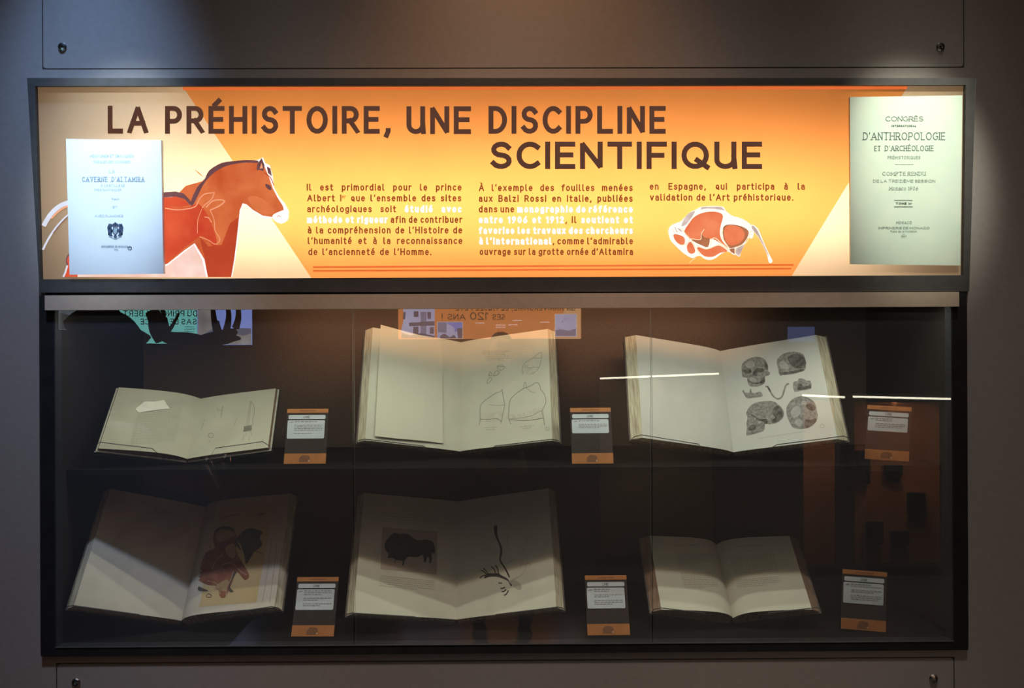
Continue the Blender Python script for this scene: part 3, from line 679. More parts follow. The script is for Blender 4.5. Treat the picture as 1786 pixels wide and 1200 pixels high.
def make_book(bk, label, paper, edge, stand_label, ground, lip=.012, ext=.004, plates_up=.95, cover=.004, board=None):
    base = V((bk.P.x, bk.P.y, ground + .012))
    t = thing('open_book', base, label, 'book', 'open antique books in the case')
    for sd in (-1, 1):
        bk.block(sd).build('page_block', [paper, edge], t)
        bk.plate(sd, .001, bk.W + cover, -.004, bk.H + .004, -bk.T - .0035, -bk.T - .0003).build('cover_board', board or M['board'], t)
    # acrylic cradle: two sloping plates, two upturned front lips, a foot and a prop
    st = thing('book_stand', V((bk.P.x, bk.P.y, ground)), stand_label, 'book stand', 'clear acrylic book stands')
    hb = -bk.T - .0085
    for sd in (-1, 1):
        mb = MB(); mb.prism([bk.pt(sd, .002, -.004, hb), bk.pt(sd, bk.W + ext, -.004, hb), bk.pt(sd, bk.W + ext, bk.H * plates_up, hb), bk.pt(sd, .002, bk.H * plates_up, hb)], bk.axes(sd)[1] * .004, 0, 1)
        mb.build('cradle_plate', [M['acrylic'], M['acrylic_edge']], st)
        mb = MB(); W = bk.W
        pr = [(.22 * W, hb), (W + ext, hb), (W + ext, lip * .35), (W + ext - .014, lip), (.40 * W, lip)]
        mb.prism([bk.pt(sd, q, -.008, h) for q, h in pr], bk.g * .0028, 0, 1)
        mb.build('front_lip', [M['acrylic'], M['acrylic_edge']], st)
    mb = MB(); x, y = bk.P.x, bk.P.y
    zt = []
    for sd, q in ((-1, bk.W * .3), (-1, 0), (1, 0), (1, bk.W * .3)):
        p = bk.pt(sd, q, bk.H * .45, hb - .0005); zt.append(p)
    yy = sum(p.y for p in zt) / 4
    mb.prism([V((zt[0].x, yy, ground + .0045)), V((zt[3].x, yy, ground + .0045))] + [V((p.x, yy, p.z - .004 - abs(p.y - yy))) for p in zt[::-1]], (0, .004, 0), 0, 1)
    mb.build('prop', [M['acrylic'], M['acrylic_edge']], st)
    mb = MB(); y0 = bk.pt(1, 0, 0, hb).y
    mb.box((x - bk.W * .32, y0 + .004, ground + .0002), (x + bk.W * .32, yy + .03, ground + .0042)); mb.build('foot', M['acrylic'], st)
    return t
PRM = {1: [-.9075, .1839, 1.228, .7513, .1006, -.0343, .2324, .2335, .2717, .1478], 2: [-.1401, .2756, 1.233, 1.1082, .0229, .0009, .2993, .3609, .3699, .3226],
       3: [.6554, .22, 1.2337, 1.0049, -.0379, .0168, .3107, .3452, .3114, .3487], 4: [-.9037, .1302, .7871, .8585, .0746, .0009, .2854, .354, .4462, .2682],
       5: [-.142, .128, .7862, .9061, .0152, -.0152, .2991, .3603, .2488, .2603], 6: [.6264, .125, .7861, .7563, .0109, .0006, .2353, .2345, .2413, .2106]}
def poly2(mb, pts, mp, mi=0, L=9.0, up_=None):
    P = [V((p[0], p[1], 0)) for p in pts]; stack = [(P[a], P[b], P[c]) for a, b, c in tessellate_polygon([P])]
    while stack:
        t = stack.pop(); e = [(t[(i + 1) % 3] - t[i]).length for i in range(3)]; i = e.index(max(e))
        if e[i] > L:
            a, b, c = t[i], t[(i + 1) % 3], t[(i + 2) % 3]; m = (a + b) / 2; stack += [(a, m, c), (m, b, c)]
        else:
            q = [mp(p.x, p.y) for p in t]
            if (q[1] - q[0]).cross(q[2] - q[0]).dot(up_) < 0: q = [q[0], q[2], q[1]]
            mb.add(q, [(0, 1, 2)], mi)
def print_on(t, bk, sd, name, m, polys=(), lines=(), off=.0003, Z=lambda p: p, sm=4, each=False):
    if each:
        for p in polys: print_on(t, bk, sd, name, m, [p], (), off, Z, sm)
        for l in lines: print_on(t, bk, sd, name, m, (), [l], off, Z, sm)
        return
    mb = MB(); mp = bk.page(sd, off); mp2 = bk.page(sd, off + .0002)
    for p in polys:
        q = [Z(x) for x in p]; q = smooth_pts(q, sm) if sm else q
        poly2(mb, q, mp, 0, 9.0, bk.n)
    for p, w_ in lines:
        q = [Z(x) for x in p]
        if len(q) > 2: q = smooth_pts(q, 4, False)
        ribbon(mb, q, w_, mp2, 0, caps=False)
    return mb.build(name, m, t)
def text_lines(x0, y0, x1, y1, dx, dy, n, w_=1.0, gapp=.16, last=.6, ragged=0):
    """rows of small dashes: print too small to read. (x0,y0)-(x1,y1) first row, (dx,dy) step to the last"""
    out = []
    for i in range(n):
        t = i / max(1, n - 1); ax, ay = x0 + dx * t, y0 + dy * t; bx, by = x1 + dx * t, y1 + dy * t
        if ragged: f = random.uniform(ragged, 1); bx, by = ax + (bx - ax) * f, ay + (by - ay) * f
        elif i == n - 1: bx, by = ax + (bx - ax) * last, ay + (by - ay) * last
        L = math.hypot(bx - ax, by - ay); s = 0
        while s < L - .5:
            l = min(random.uniform(3, 8), L - s)
            out.append(([(ax + (bx - ax) * s / L, ay + (by - ay) * s / L), (ax + (bx - ax) * (s + l) / L, ay + (by - ay) * (s + l) / L)], w_)); s += l + 1.3
    return out

# --- book on the upper left: small, with engraved tool drawings
b1 = Book(PRM[1], T=.009, fan=.003, BL=.016, BR=.004, lam=.05)
t1 = make_book(b1, 'small open book with fine tool drawings, upper row left', mat('tan_paper', (.43, .42, .32), .85, .06, 14, spec=.1), M['edge_brown'], 'clear stand under the small book with fine tool drawings', SHELF, board=mat('pale_paper_board', (.44, .44, .36), .9, .12, 60, spec=.1), lip=.036, ext=.007, plates_up=1.02)
print_on(t1, b1, -1, 'text_block', mat('tan_text_print', (.355, .35, .275), .9, .08, 60, spec=.05), [], text_lines(245, 701, 322, 699, -18, 73, 26, 1.0))
print_on(t1, b1, -1, 'pasted_note', mat('white_note_paper', (.72, .71, .60), .85, .06, 30), [[(236, 714), (252, 701), (270, 701), (286, 698), (291, 706), (296, 713), (270, 716), (242, 720)]], sm=0, off=.0016)
Zb1 = lambda p: (160 + p[0] * .1904, 660 + p[1] * .1904)
print_on(t1, b1, 1, 'tool_drawing', M['print_line'], [[(1395, 440), (1468, 426), (1464, 480), (1388, 490)]],
         [([(1455, 205), (1435, 330), (1420, 435)], .6), ([(1462, 215), (1448, 330), (1436, 435)], .5), ([(1456, 208), (1482, 245), (1490, 310), (1476, 380), (1478, 430)], .7), ([(1420, 490), (1410, 530)], .5), ([(1455, 485), (1462, 515), (1475, 522)], .6), ([(1395, 520), (1385, 575)], .5), ([(1445, 530), (1440, 570)], .4),
          ([(1205, 250), (1190, 310), (1185, 358)], .8), ([(1155, 255), (1150, 290), (1185, 295)], .4), ([(1130, 340), (1118, 358)], .5), ([(1035, 370), (1005, 470)], .4), ([(1330, 365), (1302, 440)], .4), ([(1085, 575), (1075, 577)], 1),
          ([(1092 + 25 * math.cos(a * .5), 522 + 21 * math.sin(a * .5)) for a in range(14)], .6)], Z=Zb1, sm=0)
# --- tall book, centre of upper row
b2 = Book(PRM[2], T=.026, fan=.016, BL=.003, BR=.004)
t2 = make_book(b2, 'tall open book with cave section drawings, centre of the upper row', M['paper'], M['edge'], 'clear stand under the tall book with cave section drawings', SHELF, lip=.028)
mb = MB(); f = b2.page(-1, .006); f2 = b2.page(-1, .003)
g_ = [[f(663, 568), f(700, 578), f(745, 590), f2(770, 596)], [f(653, 762), f(690, 766), f(735, 770), f2(772, 774)]]
for i in range(3): mb.prism([g_[0][i], g_[0][i + 1], g_[1][i + 1], g_[1][i]], b2.axes(-1)[1] * .0008)
mb.build('folded_plate', mat('folded_plate_paper', (.58, .56, .43), .85, .04, 8), t2)
Zb2 = lambda p: (820 + p[0] * .1333, 600 + p[1] * .1333)
rock = [([(118, 1065), (130, 985), (130, 840), (165, 768), (265, 690), (345, 640), (405, 622), (420, 595), (432, 690), (452, 795), (440, 860), (420, 960), (405, 1045)], .8), ([(130, 985), (250, 985), (350, 978), (405, 1010)], .9), ([(250, 795), (350, 805), (450, 798)], .5),
        ([(535, 1050), (510, 990), (503, 940), (520, 750), (590, 660), (690, 590), (735, 570), (800, 545), (870, 505), (910, 540), (925, 600), (972, 660), (990, 770), (945, 870), (960, 960), (975, 1065)], .9), ([(700, 580), (712, 505), (728, 510), (735, 570), (790, 620), (855, 638)], .6),
        ([(510, 972), (650, 970), (800, 940), (900, 890), (960, 860)], .7), ([(520, 990), (700, 1000), (850, 990), (960, 968)], .8),
        ([(690, 405), (685, 320), (720, 250), (820, 185), (925, 108), (932, 200), (905, 300), (870, 350), (810, 400)], .6), ([(820, 188), (930, 185)], .5), ([(760, 315), (905, 302)], .5),
        ([(350, 300), (450, 298), (430, 335), (380, 340), (355, 300), (400, 275), (445, 295)], .6), ([(240, 415), (265, 362), (288, 412), (240, 415)], .7), ([(305, 415), (320, 375), (345, 350), (380, 372), (345, 415), (305, 415)], .7), ([(222, 515), (230, 470), (270, 435), (280, 470), (245, 512), (222, 515)], .7)]
print_on(t2, b2, 1, 'cave_drawing', M['print_line'], [], rock, Z=Zb2)
print_on(t2, b2, 1, 'drawing_tone', mat('pale_drawing_tone', (.50, .485, .37), .9, .12, 90), [[(520, 930), (700, 900), (860, 840), (950, 860), (960, 960), (800, 990), (520, 985)], [(135, 985), (200, 930), (340, 890), (420, 900), (405, 1020), (130, 1010)], [(690, 380), (720, 280), (850, 290), (880, 330), (800, 400)], [(240, 410), (265, 365), (285, 410)], [(310, 410), (345, 360), (372, 375), (345, 412)]], [], off=.00025, Z=Zb2)
print_on(t2, b2, 1, 'caption', M['print_faint'], [], text_lines(842, 613, 890, 613, 6, 15, 6, 1, ragged=.6) + text_lines(845, 747, 868, 745, 4, 3, 2, 1) + text_lines(907, 745, 932, 742, 5, 3, 2, 1) + [([(951, 747), (954, 745), (958, 748), (955, 751), (951, 748)], 1.2)])
mb = MB()
# --- skull plate book
b3 = Book(PRM[3], T=.022, fan=.026, BL=.007, BR=.002, lam=.03)
t3 = make_book(b3, 'tall open book with photographs of skulls, upper row right', M['paper_white'], M['edge'], 'clear stand under the tall book with skull photographs', SHELF, lip=.028)
Zb3 = lambda p: (1280 + p[0] * .13333, 605 + p[1] * .13333)
sk = [[(100, 270), (115, 215), (180, 160), (280, 132), (370, 145), (430, 195), (448, 260), (450, 320), (475, 335), (460, 372), (425, 382), (408, 400), (408, 460), (370, 500), (300, 522), (220, 520), (190, 490), (175, 440), (165, 405), (115, 395), (105, 340)],
      [(560, 200), (585, 140), (660, 85), (760, 64), (860, 75), (920, 115), (938, 200), (940, 280), (905, 320), (870, 330), (790, 355), (690, 365), (640, 368), (610, 382), (588, 350), (580, 290)],
      [(160, 880), (175, 830), (230, 760), (320, 722), (430, 708), (520, 715), (590, 760), (640, 820), (655, 880), (630, 950), (560, 995), (480, 1015), (440, 1010), (405, 1015), (405, 1070), (370, 1110), (270, 1140), (180, 1162), (163, 1145), (170, 1060), (165, 1000), (178, 920)],
      [(685, 840), (700, 770), (760, 690), (860, 648), (960, 660), (1050, 720), (1080, 800), (1090, 860), (1100, 900), (1075, 980), (1000, 1050), (890, 1078), (780, 1060), (735, 1000), (700, 920)]]
print_on(t3, b3, 1, 'skull_photograph', M['print_grey'], sk, Z=Zb3, sm=3, each=True)
print_on(t3, b3, 1, 'jaw_photograph', M['print_grey'], [[(108, 575), (130, 570), (150, 600), (205, 595), (208, 560), (222, 550), (235, 595), (280, 605), (345, 585), (380, 635), (350, 655), (260, 668), (180, 675), (150, 650)], [(775, 465), (830, 450), (850, 415), (910, 418), (950, 445), (1000, 445), (1012, 545), (900, 570), (790, 585)]], [([(412, 520), (445, 525), (480, 590), (520, 650), (580, 682), (630, 650), (655, 580), (685, 500), (722, 482)], 3.0)], Z=Zb3, sm=2, each=True)
dk = [[(128, 310), (170, 288), (225, 300), (228, 335), (180, 352), (140, 340)], [(275, 290), (330, 278), (388, 290), (390, 325), (330, 340), (290, 325)], [(245, 380), (250, 325), (275, 312), (310, 345), (300, 385), (270, 375)], [(175, 415), (195, 440), (240, 470), (330, 462), (395, 400), (405, 455), (350, 485), (240, 480), (195, 460)],
      [(500, 850), (560, 760), (630, 830), (650, 890), (600, 960), (510, 1000), (490, 960), (540, 930)], [(215, 880), (270, 900), (330, 945), (430, 945), (440, 1005), (400, 1005), (380, 975), (300, 960)], [(190, 1070), (230, 1020), (290, 1030), (265, 1090), (200, 1095)], [(970, 740), (1050, 760), (1060, 830), (990, 830), (940, 780)], [(935, 950), (1010, 960), (1060, 930), (1080, 975), (1000, 1045), (930, 1060)],
      [(700, 140), (830, 90), (930, 150), (935, 270), (800, 280), (740, 220)], [(600, 330), (700, 330), (900, 290), (900, 318), (700, 362), (615, 365)], [(835, 530), (850, 490), (880, 480), (920, 520), (1000, 500), (1005, 540), (900, 560), (840, 570)], [(430, 515), (455, 530), (490, 580), (470, 590), (450, 560)], [(400, 190), (445, 250), (440, 300), (400, 270)]]
print_on(t3, b3, 1, 'photograph_shadow', mat('charcoal_print', (.05, .047, .042), .9, c2=(.17, .16, .14), scale=110, spec=.05), dk, off=.0006, Z=Zb3, sm=2)
print_on(t3, b3, 1, 'photograph_light', mat('light_grey_print', (.33, .325, .29), .9, .15, 100, spec=.05), [[(150, 240), (200, 190), (260, 200), (270, 260), (190, 280)], [(590, 230), (640, 180), (700, 230), (720, 290), (640, 290)], [(740, 850), (800, 780), (860, 790), (870, 880), (780, 930)], [(790, 980), (860, 940), (900, 1000), (850, 1050)], [(200, 410), (240, 400), (300, 430), (280, 455), (220, 450)], [(265, 925), (285, 930), (290, 950), (270, 945)], [(305, 980), (345, 970), (360, 990), (330, 1005)], [(900, 700), (950, 720), (920, 760), (880, 740)]], off=.0006, Z=Zb3, sm=2)
print_on(t3, b3, 1, 'caption', M['print_faint'], [], text_lines(1322, 765, 1405, 752, 0, 0, 1, .8, last=1) + [([(1430, 743), (1434, 740), (1438, 743), (1434, 747), (1430, 744)], 1.0)])
# --- lower left: colour plate
b4 = Book(PRM[4], T=.022, fan=.012, BL=.003, BR=.022, lam=.03)
t4 = make_book(b4, 'large open book with a red and brown colour plate, lower row left', M['paper_dark'], M['edge'], 'clear stand under the large book with a colour plate', BASE, lip=.020)
Zb4 = lambda p: (320 + p[0] * .16667, 870 + p[1] * .16667)
mb = MB(); mp = b4.page(1, .0003)
tn = [(352, 888), (385, 880), (478, 878), (466, 960), (456, 1030), (446, 1052), (400, 1056), (350, 1060), (335, 1066), (338, 1030)]
nx = 12
for i in range(nx):
    for j in range(2):
        def q(u, v):
            a = (356 + (478 - 356) * u, 880 + 6 * (1 - u) ** 2); b = (330 + (447 - 330) * u, 1064 - 13 * u ** .5)
            return mp(a[0] + (b[0] - a[0]) * v, a[1] + (b[1] - a[1]) * v)
        pts = [q((i + x) / nx, (j + y) / 2) for x, y in ((0, 0), (1, 0), (1, 1), (0, 1))]; mb.poly(pts, 0, b4.n)
mb.build('plate_tone', mat('ochre_plate_ink', (.42, .31, .14), .9, .12, 12, c2=(.50, .38, .19)), t4)
print_on(t4, b4, 1, 'plate_figure', mat('red_brown_plate_ink', (.15, .045, .025), .9, c2=(.27, .11, .05), scale=40), [[(310, 440), (330, 330), (420, 290), (520, 320), (560, 420), (550, 540), (600, 640), (690, 800), (640, 850), (560, 770), (500, 900), (440, 1030), (380, 1020), (360, 920), (250, 900), (140, 830), (180, 700), (240, 560), (330, 520)]], [], off=.0006, Z=Zb4, sm=3)
print_on(t4, b4, 1, 'plate_shade', mat('grey_brown_plate_ink', (.07, .06, .045), .9, .25, 40), [[(560, 420), (640, 330), (720, 310), (830, 350), (800, 400), (825, 490), (740, 560), (660, 685), (640, 600), (600, 480)], [(330, 335), (400, 292), (480, 292), (540, 330), (450, 318), (380, 335)], [(160, 920), (200, 935), (260, 965), (160, 962)], [(510, 800), (560, 770), (500, 860), (490, 930), (530, 972), (475, 965)], [(550, 430), (600, 520), (590, 530), (545, 470)]],
         [([(390, 215), (480, 180), (580, 160)], .8), ([(880, 105), (850, 150), (760, 165)], .8), ([(850, 150), (780, 200)], .7), ([(750, 545), (840, 578)], 1), ([(240, 1015), (262, 995), (295, 1010), (285, 1030), (245, 1028), (240, 1012)], .8)], off=.0009, Z=Zb4, sm=3)
print_on(t4, b4, 1, 'plate_patch', mat('brown_ochre_plate_ink', (.30, .19, .085), .9, c2=(.40, .28, .13), scale=50), [[(340, 380), (370, 330), (430, 318), (510, 345), (545, 380), (480, 425), (400, 450), (350, 430)], [(440, 520), (500, 470), (545, 500), (535, 620), (470, 600)], [(330, 930), (400, 870), (470, 850), (450, 960), (390, 960)]], [], off=.0011, Z=Zb4, sm=3)
print_on(t4, b4, 1, 'plate_outline', mat('pale_ochre_plate_ink', (.40, .30, .18), .9, .1, 40), [], [([(300, 740), (350, 640), (420, 580)], 1.0), ([(445, 1030), (460, 920), (500, 840), (525, 760)], 1.1), ([(400, 700), (500, 670), (600, 760), (660, 800)], 1), ([(250, 860), (330, 880), (370, 920), (390, 1000)], .9), ([(160, 760), (230, 620)], .9)], off=.0012, Z=Zb4)
print_on(t4, b4, 1, 'leaf_edge', M['print_line'], [], [([(474, 940), (466, 1000), (458, 1050)], .6), ([(483, 950), (477, 1000), (470, 1052)], .6), ([(492, 955), (486, 1010), (482, 1050)], .6)])
print_on(t4, b4, -1, 'text_block', mat('show_through', (.43, .375, .28), .9, .1, 12), [[(205, 930), (260, 890), (320, 895), (330, 930), (270, 950), (200, 960)]], [], sm=3)
# --- lower centre: bison and antler
b5 = Book(PRM[5], T=.024, fan=.016, BL=.002, BR=.002)
t5 = make_book(b5, 'large open book with a dark bison and an antler, centre of the lower row', M['paper'], M['edge'], 'clear stand under the large book with the dark bison', BASE, lip=.020)
Zb5 = lambda p: (655 + p[0] * .1, 905 + p[1] * .1)
print_on(t5, b5, -1, 'plate_ground', mat('dull_mauve_plate_ink', (.36, .31, .25), .9, .1, 20), [[(118, 140), (1080, 225), (1068, 972), (85, 880)]], [], off=.00025, Z=Zb5, sm=0)
print_on(t5, b5, -1, 'bison_print', M['print_dark'], [[(155, 470), (175, 390), (240, 320), (290, 265), (350, 245), (410, 265), (500, 258), (590, 280), (660, 335), (720, 370), (800, 372), (870, 360), (960, 380), (1010, 420), (1030, 480), (1040, 560), (1020, 615), (985, 590), (980, 700), (965, 770), (940, 765), (935, 690), (900, 665), (880, 745), (845, 750), (840, 680), (815, 630), (760, 660), (680, 668), (600, 660), (545, 680), (500, 740), (490, 810), (465, 815), (475, 735), (400, 725), (360, 715), (345, 765), (330, 762), (345, 710), (280, 680), (205, 685), (230, 630), (190, 570), (165, 520)]], [], off=.0007, Z=Zb5, sm=2)
print_on(t5, b5, -1, 'text_block', M['print_faint'], [], text_lines(664, 894, 760, 902, 0, 15, 4, .9) + text_lines(664, 1004, 760, 1014, -3, 17, 6, .9, last=.7))
Zb5r = lambda p: (820 + p[0] * .125, 900 + p[1] * .125)
print_on(t5, b5, 1, 'antler_print', M['print_dark'], [[(330, 150), (358, 128), (382, 145), (378, 230), (400, 330), (440, 430), (445, 520), (430, 600), (440, 640), (500, 730), (552, 840), (545, 862), (530, 840), (480, 740), (410, 630), (412, 560), (420, 460), (390, 370), (345, 270)],
         [(215, 830), (250, 800), (350, 800), (400, 800), (440, 830), (520, 875), (560, 935), (590, 970), (560, 972), (530, 910), (440, 868), (360, 848), (260, 852), (195, 872)]],
         [([(148, 755), (190, 775), (230, 815)], 1.7), ([(182, 732), (220, 760), (250, 810)], 1.7), ([(295, 705), (335, 745), (355, 800)], 1.9), ([(352, 690), (382, 730), (395, 800)], 1.9), ([(135, 868), (170, 840), (220, 825)], 1.8), ([(395, 932), (420, 938), (445, 935)], 1.8), ([(425, 1012), (460, 1008), (490, 995)], 2.2), ([(440, 1055), (475, 1052), (500, 1025)], 2.2), ([(470, 1108), (505, 1090), (535, 1040)], 2.2)], Z=Zb5r, sm=3)
print_on(t5, b5, 1, 'pencil_sketch', M['print_faint'], [[(560, 900), (640, 900), (720, 980), (690, 1040), (600, 985)]], [([(500, 670), (570, 625), (660, 580), (740, 480), (790, 400), (780, 320), (755, 280)], .8), ([(590, 890), (700, 840), (770, 740), (800, 650), (850, 690)], 1.0), ([(690, 730), (720, 650), (770, 690)], .8), ([(520, 250), (515, 400), (470, 500)], .5)] + [([(1040, 330), (1030, 480), (1010, 560)], .5), ([(1075, 380), (1060, 500)], .4)], Z=Zb5r, sm=3)
# --- lower right: text pages
b6 = Book(PRM[6], T=.020, fan=.022, BL=.022, BR=.022, lam=.03)
t6 = make_book(b6, 'smaller open book with brown page edges and two text pages, lower row right', M['paper'], M['edge_brown'], 'clear stand under the brown-edged text book', BASE, lip=.020)
print_on(t6, b6, -1, 'text_block', M['print_faint'], [], text_lines(1178, 951, 1238, 951, 0, 0, 1, .9, last=.9) + text_lines(1178, 966, 1243, 966, 4, 16, 7, 1.0) + text_lines(1186, 999, 1248, 999, 8, 26, 10, 1.0))
print_on(t6, b6, 1, 'text_block', M['print_faint'], [], text_lines(1285, 953, 1338, 951, 0, 0, 1, .9, last=.9) + text_lines(1300, 961, 1318, 960, 0, 0, 1, 1, last=1) + text_lines(1272, 972, 1350, 966, 9, 32, 13, 1.0) + text_lines(1284, 1012, 1360, 1006, 2, 12, 5, 1.0))

# ------------------------------------------------------------------ labels standing beside the books
LB = {1: [-.5748, .1862, 1.2117, 1.2797, .0441, .0036, .1178, .1592], 2: [.242, .1593, 1.2117, 1.2426, .0078, -.0043, .117, .1616], 3: [1.0794, .1749, 1.2117, 1.5728, -.1249, .0558, .1201, .1541],
      4: [-.525, .0629, .7651, 1.1535, -.0332, -.0067, .1152, .1549], 5: [.2722, .0574, .7651, 1.1718, .036, .0089, .1151, .1558], 6: [.9657, .0732, .7651, 1.4936, -.1039, .0533, .1173, .1595]}
LL = {1: 'dark caption card with white plates right of the small tool drawing book', 2: 'dark caption card with white plates right of the cave section book', 3: 'dark caption card with white plates right of the skull book',
      4: 'dark caption card with white plates right of the colour plate book', 5: 'dark caption card with white plates right of the bison book', 6: 'dark caption card with white plates right of the brown-edged text book'}
PLT = {1: (.195, .545), 2: (.225, .545), 3: (.175, .42), 4: (.19, .55), 5: (.18, .55), 6: (.16, .52)}
def label_card(k):
    x, y, z, t, psi, rho, W, H = LB[k]
    g = V((0, math.cos(t), math.sin(t))); n = V((0, -math.sin(t), math.cos(t))); r = V((1, 0, 0))
    c, q = math.cos(rho), math.sin(rho); g, r = g * c + r * q, r * c - g * q
    R = Matrix.Rotation(psi, 3, 'Z'); g, n, r = R @ g, R @ n, R @ r
    gz = SHELF if k < 4 else BASE
    P = V((x, y, z + abs(math.sin(rho)) * W / 2)); sc = (1.55 - gz - .0014 - abs(math.sin(rho)) * W / 2) / (1.55 - P.z)
    P = CAM + (P - CAM) * sc; W *= sc; H *= sc; x, y, z = P.x, P.y, gz
    th = thing('caption_card', (x, y, z), LL[k], 'label', 'caption cards beside the books')
    U = lambda u, v, off=0: P + r * ((u - .5) * W) + g * (v * H) + n * off
    def rect(u0, v0, u1, v1, off): return [U(u0, v0, off), U(u1, v0, off), U(u1, v1, off), U(u0, v1, off)]
    mb = MB(); mb.prism(rect(0, 0, 1, 1, 0), -n * .002)
    b = U(.5, .02, -.0025); ez = gz + .0008
    mb.prism([V((b.x, b.y + .004, ez)), U(.5, .6, -.0022), V((b.x, U(.5, .6, 0).y + .035, ez))], r * .002)
    mb.build('backing_card', M['card'], th)
    mb = MB(); mb.poly(rect(0, .925, 1, 1, .0008), 0, n)
    for i in range(9): mb.poly(rect(.3 + i * .045, .952, .3 + i * .045 + .032, .972, .0012), 1, n)
    mb.build('header_strip', [M['card_orange'], mat('card_brown_print', (.22, .085, .035), .7)], th)
    mb = MB(); mb.poly(rect(0, 0, 1, .185, .0008), 0, n)
    q = [(.36, .03), (.36, .1), (.42, .15), (.5, .155), (.6, .14), (.62, .08), (.58, .03)]
    mb.poly([U(a, b, .0012) for a, b in q], 1, n); mb.poly([U(a, b, .0014) for a, b in ((.57, .04), (.62, .04), (.595, .075))], 2, n)
    mb.build('foot_strip', [M['card_orange'], mat('card_dark_print', (.20, .085, .035), .7, .3, 400), mat('card_pale_print', (.55, .35, .2), .7)], th)
    def rr(u0, v0, u1, v1, off, ra=.03):
        pts = []
        for cx, cy, a in ((u1 - ra, v1 - ra * W / H, 0), (u0 + ra, v1 - ra * W / H, 90), (u0 + ra, v0 + ra * W / H, 180), (u1 - ra, v0 + ra * W / H, 270)):
            pts += [U(cx + ra * math.cos(math.radians(a + 22.5 * i)), cy + ra * W / H * math.sin(math.radians(a + 22.5 * i)), off) for i in range(5)]
        return pts
    sh = {1: .0, 2: .0, 3: .02, 4: .0, 5: .02, 6: .03}[k]
    tx = mat('card_text_print', (.12, .12, .12), .8, .2, 100)
    mb = MB(); mb.poly(rr(.045, .81, .94, .885, .0009), 0, n)
    tp = mb.build('title_plate', M['card_white'], th)
    mb = MB(); mp = lambda a, b: U(a, b, .0014)
    fl = lambda a, b: mp(a, b)
    hh, ww = .034, .0085
    xx = .41
    for ch in 'LIVRE':
        gw, st = G[ch]
        for s_ in st: ribbon(mb, [(xx + ww / 2 + p[0] * .032, .83 + p[1] * hh) for p in s_], ww, fl, 0)
        xx += gw * .032 + ww + .008
    mb.build('title_print', tx, tp)
    v0 = .79 - PLT[k][1] * (.62 if k in (2, 3) else .62); v0 = {1: .455, 2: .54, 3: .53, 4: .44, 5: .44, 6: .44}[k]
    mb = MB(); mb.poly(rr(.03, v0, .93, .79, .0009), 0, n)
    pl = mb.build('text_plate', M['card_white'], th)
    mb = MB()
    rows = int((.79 - v0 - .05) / .031)
    skip = {1: (1, 6, 8), 2: (1, 5), 3: (2,), 4: (3, 6), 5: (2, 5), 6: (2, 5)}[k]
    for i in range(rows):
        if i in skip: continue
        vv = .755 - i * .031; u = .2; e = random.uniform(.55, .88) if i in (0, rows - 1) or i + 1 in skip else .88
        while u < e:
            l = random.uniform(.03, .09); mb.poly(rect(u, vv, min(e, u + l), vv + (.013 if i else .017), .0013), 0, n); u += l + .018
    mb.poly([U(a, b, .0013) for a, b in ((.05, .748), (.12, .762), (.17, .765), (.16, .75), (.12, .745))], 0, n)
    mb.build('text_print', mat('card_small_print', (.26, .27, .27), .8, .2, 100), pl)
for k in range(1, 7): label_card(k)

# ------------------------------------------------------------------ the hall behind the visitor, seen as reflections in the doors
def refl(px, py, Y):
    p = at(px, py, Y); return V((p.x, -Y, p.z))
def facing(mb, Y, pts, mi=0, off=0.0):
    q = [refl(px, py, Y) + V((0, off, 0)) for px, py in pts]; mb.poly(q, mi, V((0, 1, 0)))
def slab(mb, Y, x0, y0, x1, y1, d0, d1, mi=0):
    a = refl(x0, y1, Y); b = refl(x1, y0, Y)
    mb.box((min(a.x, b.x), -Y + d0, a.z), (max(a.x, b.x), -Y + d1, b.z), mi)
YW = 6.52
def rtext(mb, Y, txt, x0, x1, y, h, w_, off):
    fit_line(mb, lambda a, b: refl(a, b, Y) + V((0, off, 0)), txt, x0, x1, y, h, w_)
darkprint = em('hall_dark_print', (.10, .07, .06), .05)
wp = em('hall_white_print', (4.0, 4.0, 4.2), .05)
# teal sign
t = thing('wall_sign', refl(270, 603, YW), 'teal backlit sign with two photographs, reflected behind the antlers', 'sign')
mb = MB(); slab(mb, YW, 98, 480, 441, 604, -.0795, 0); mb.build('housing', M['frame'], t)
mb = MB(); slab(mb, YW, 166, 486, 344, 602, .0003, .003); mb.build('printed_sheet', em('teal_backlit_sheet', (1.1, 3.6, 3.3), .04, 3), t)
mb = MB(); rtext(mb, YW, 'DU PRINCE ALBERT', 345, 216, 552, 10.5, 1.5, .004); rtext(mb, YW, 'SAS LE PRINCE', 344, 246, 566, 10, 1.5, .004); mb.build('headline', darkprint, t)
mb = MB()
for y in (571, 575, 579): rtext(mb, YW, 'III III II III III III II', 340, 260, y, 1.6, .5, .004)
mb.build('small_print', darkprint, t)
pm = [em('photo_sky', (1.4, 1.9, 4.6), .06, 2), em('photo_rock', (1.5, 1.35, 1.3), .3, 5), em('photo_ground', (1.2, 1.1, .95), .35, 6, c2=(2.6, 2.6, 2.6)), em('photo_hill', (.75, .8, 1.1), .2, 4)]
mb = MB(); slab(mb, YW, 345, 486, 440, 602, .0003, .003, 0)
facing(mb, YW, [(346, 487), (382, 487), (376, 545), (370, 575), (346, 590)], 1, .0035)
facing(mb, YW, [(346, 590), (372, 573), (396, 576), (415, 572), (439, 573), (439, 601), (346, 601)], 3, .004)
facing(mb, YW, [(346, 594), (384, 586), (405, 580), (425, 586), (439, 582), (439, 601), (346, 601)], 2, .0045)
mb.build('landscape_photograph', pm, t)
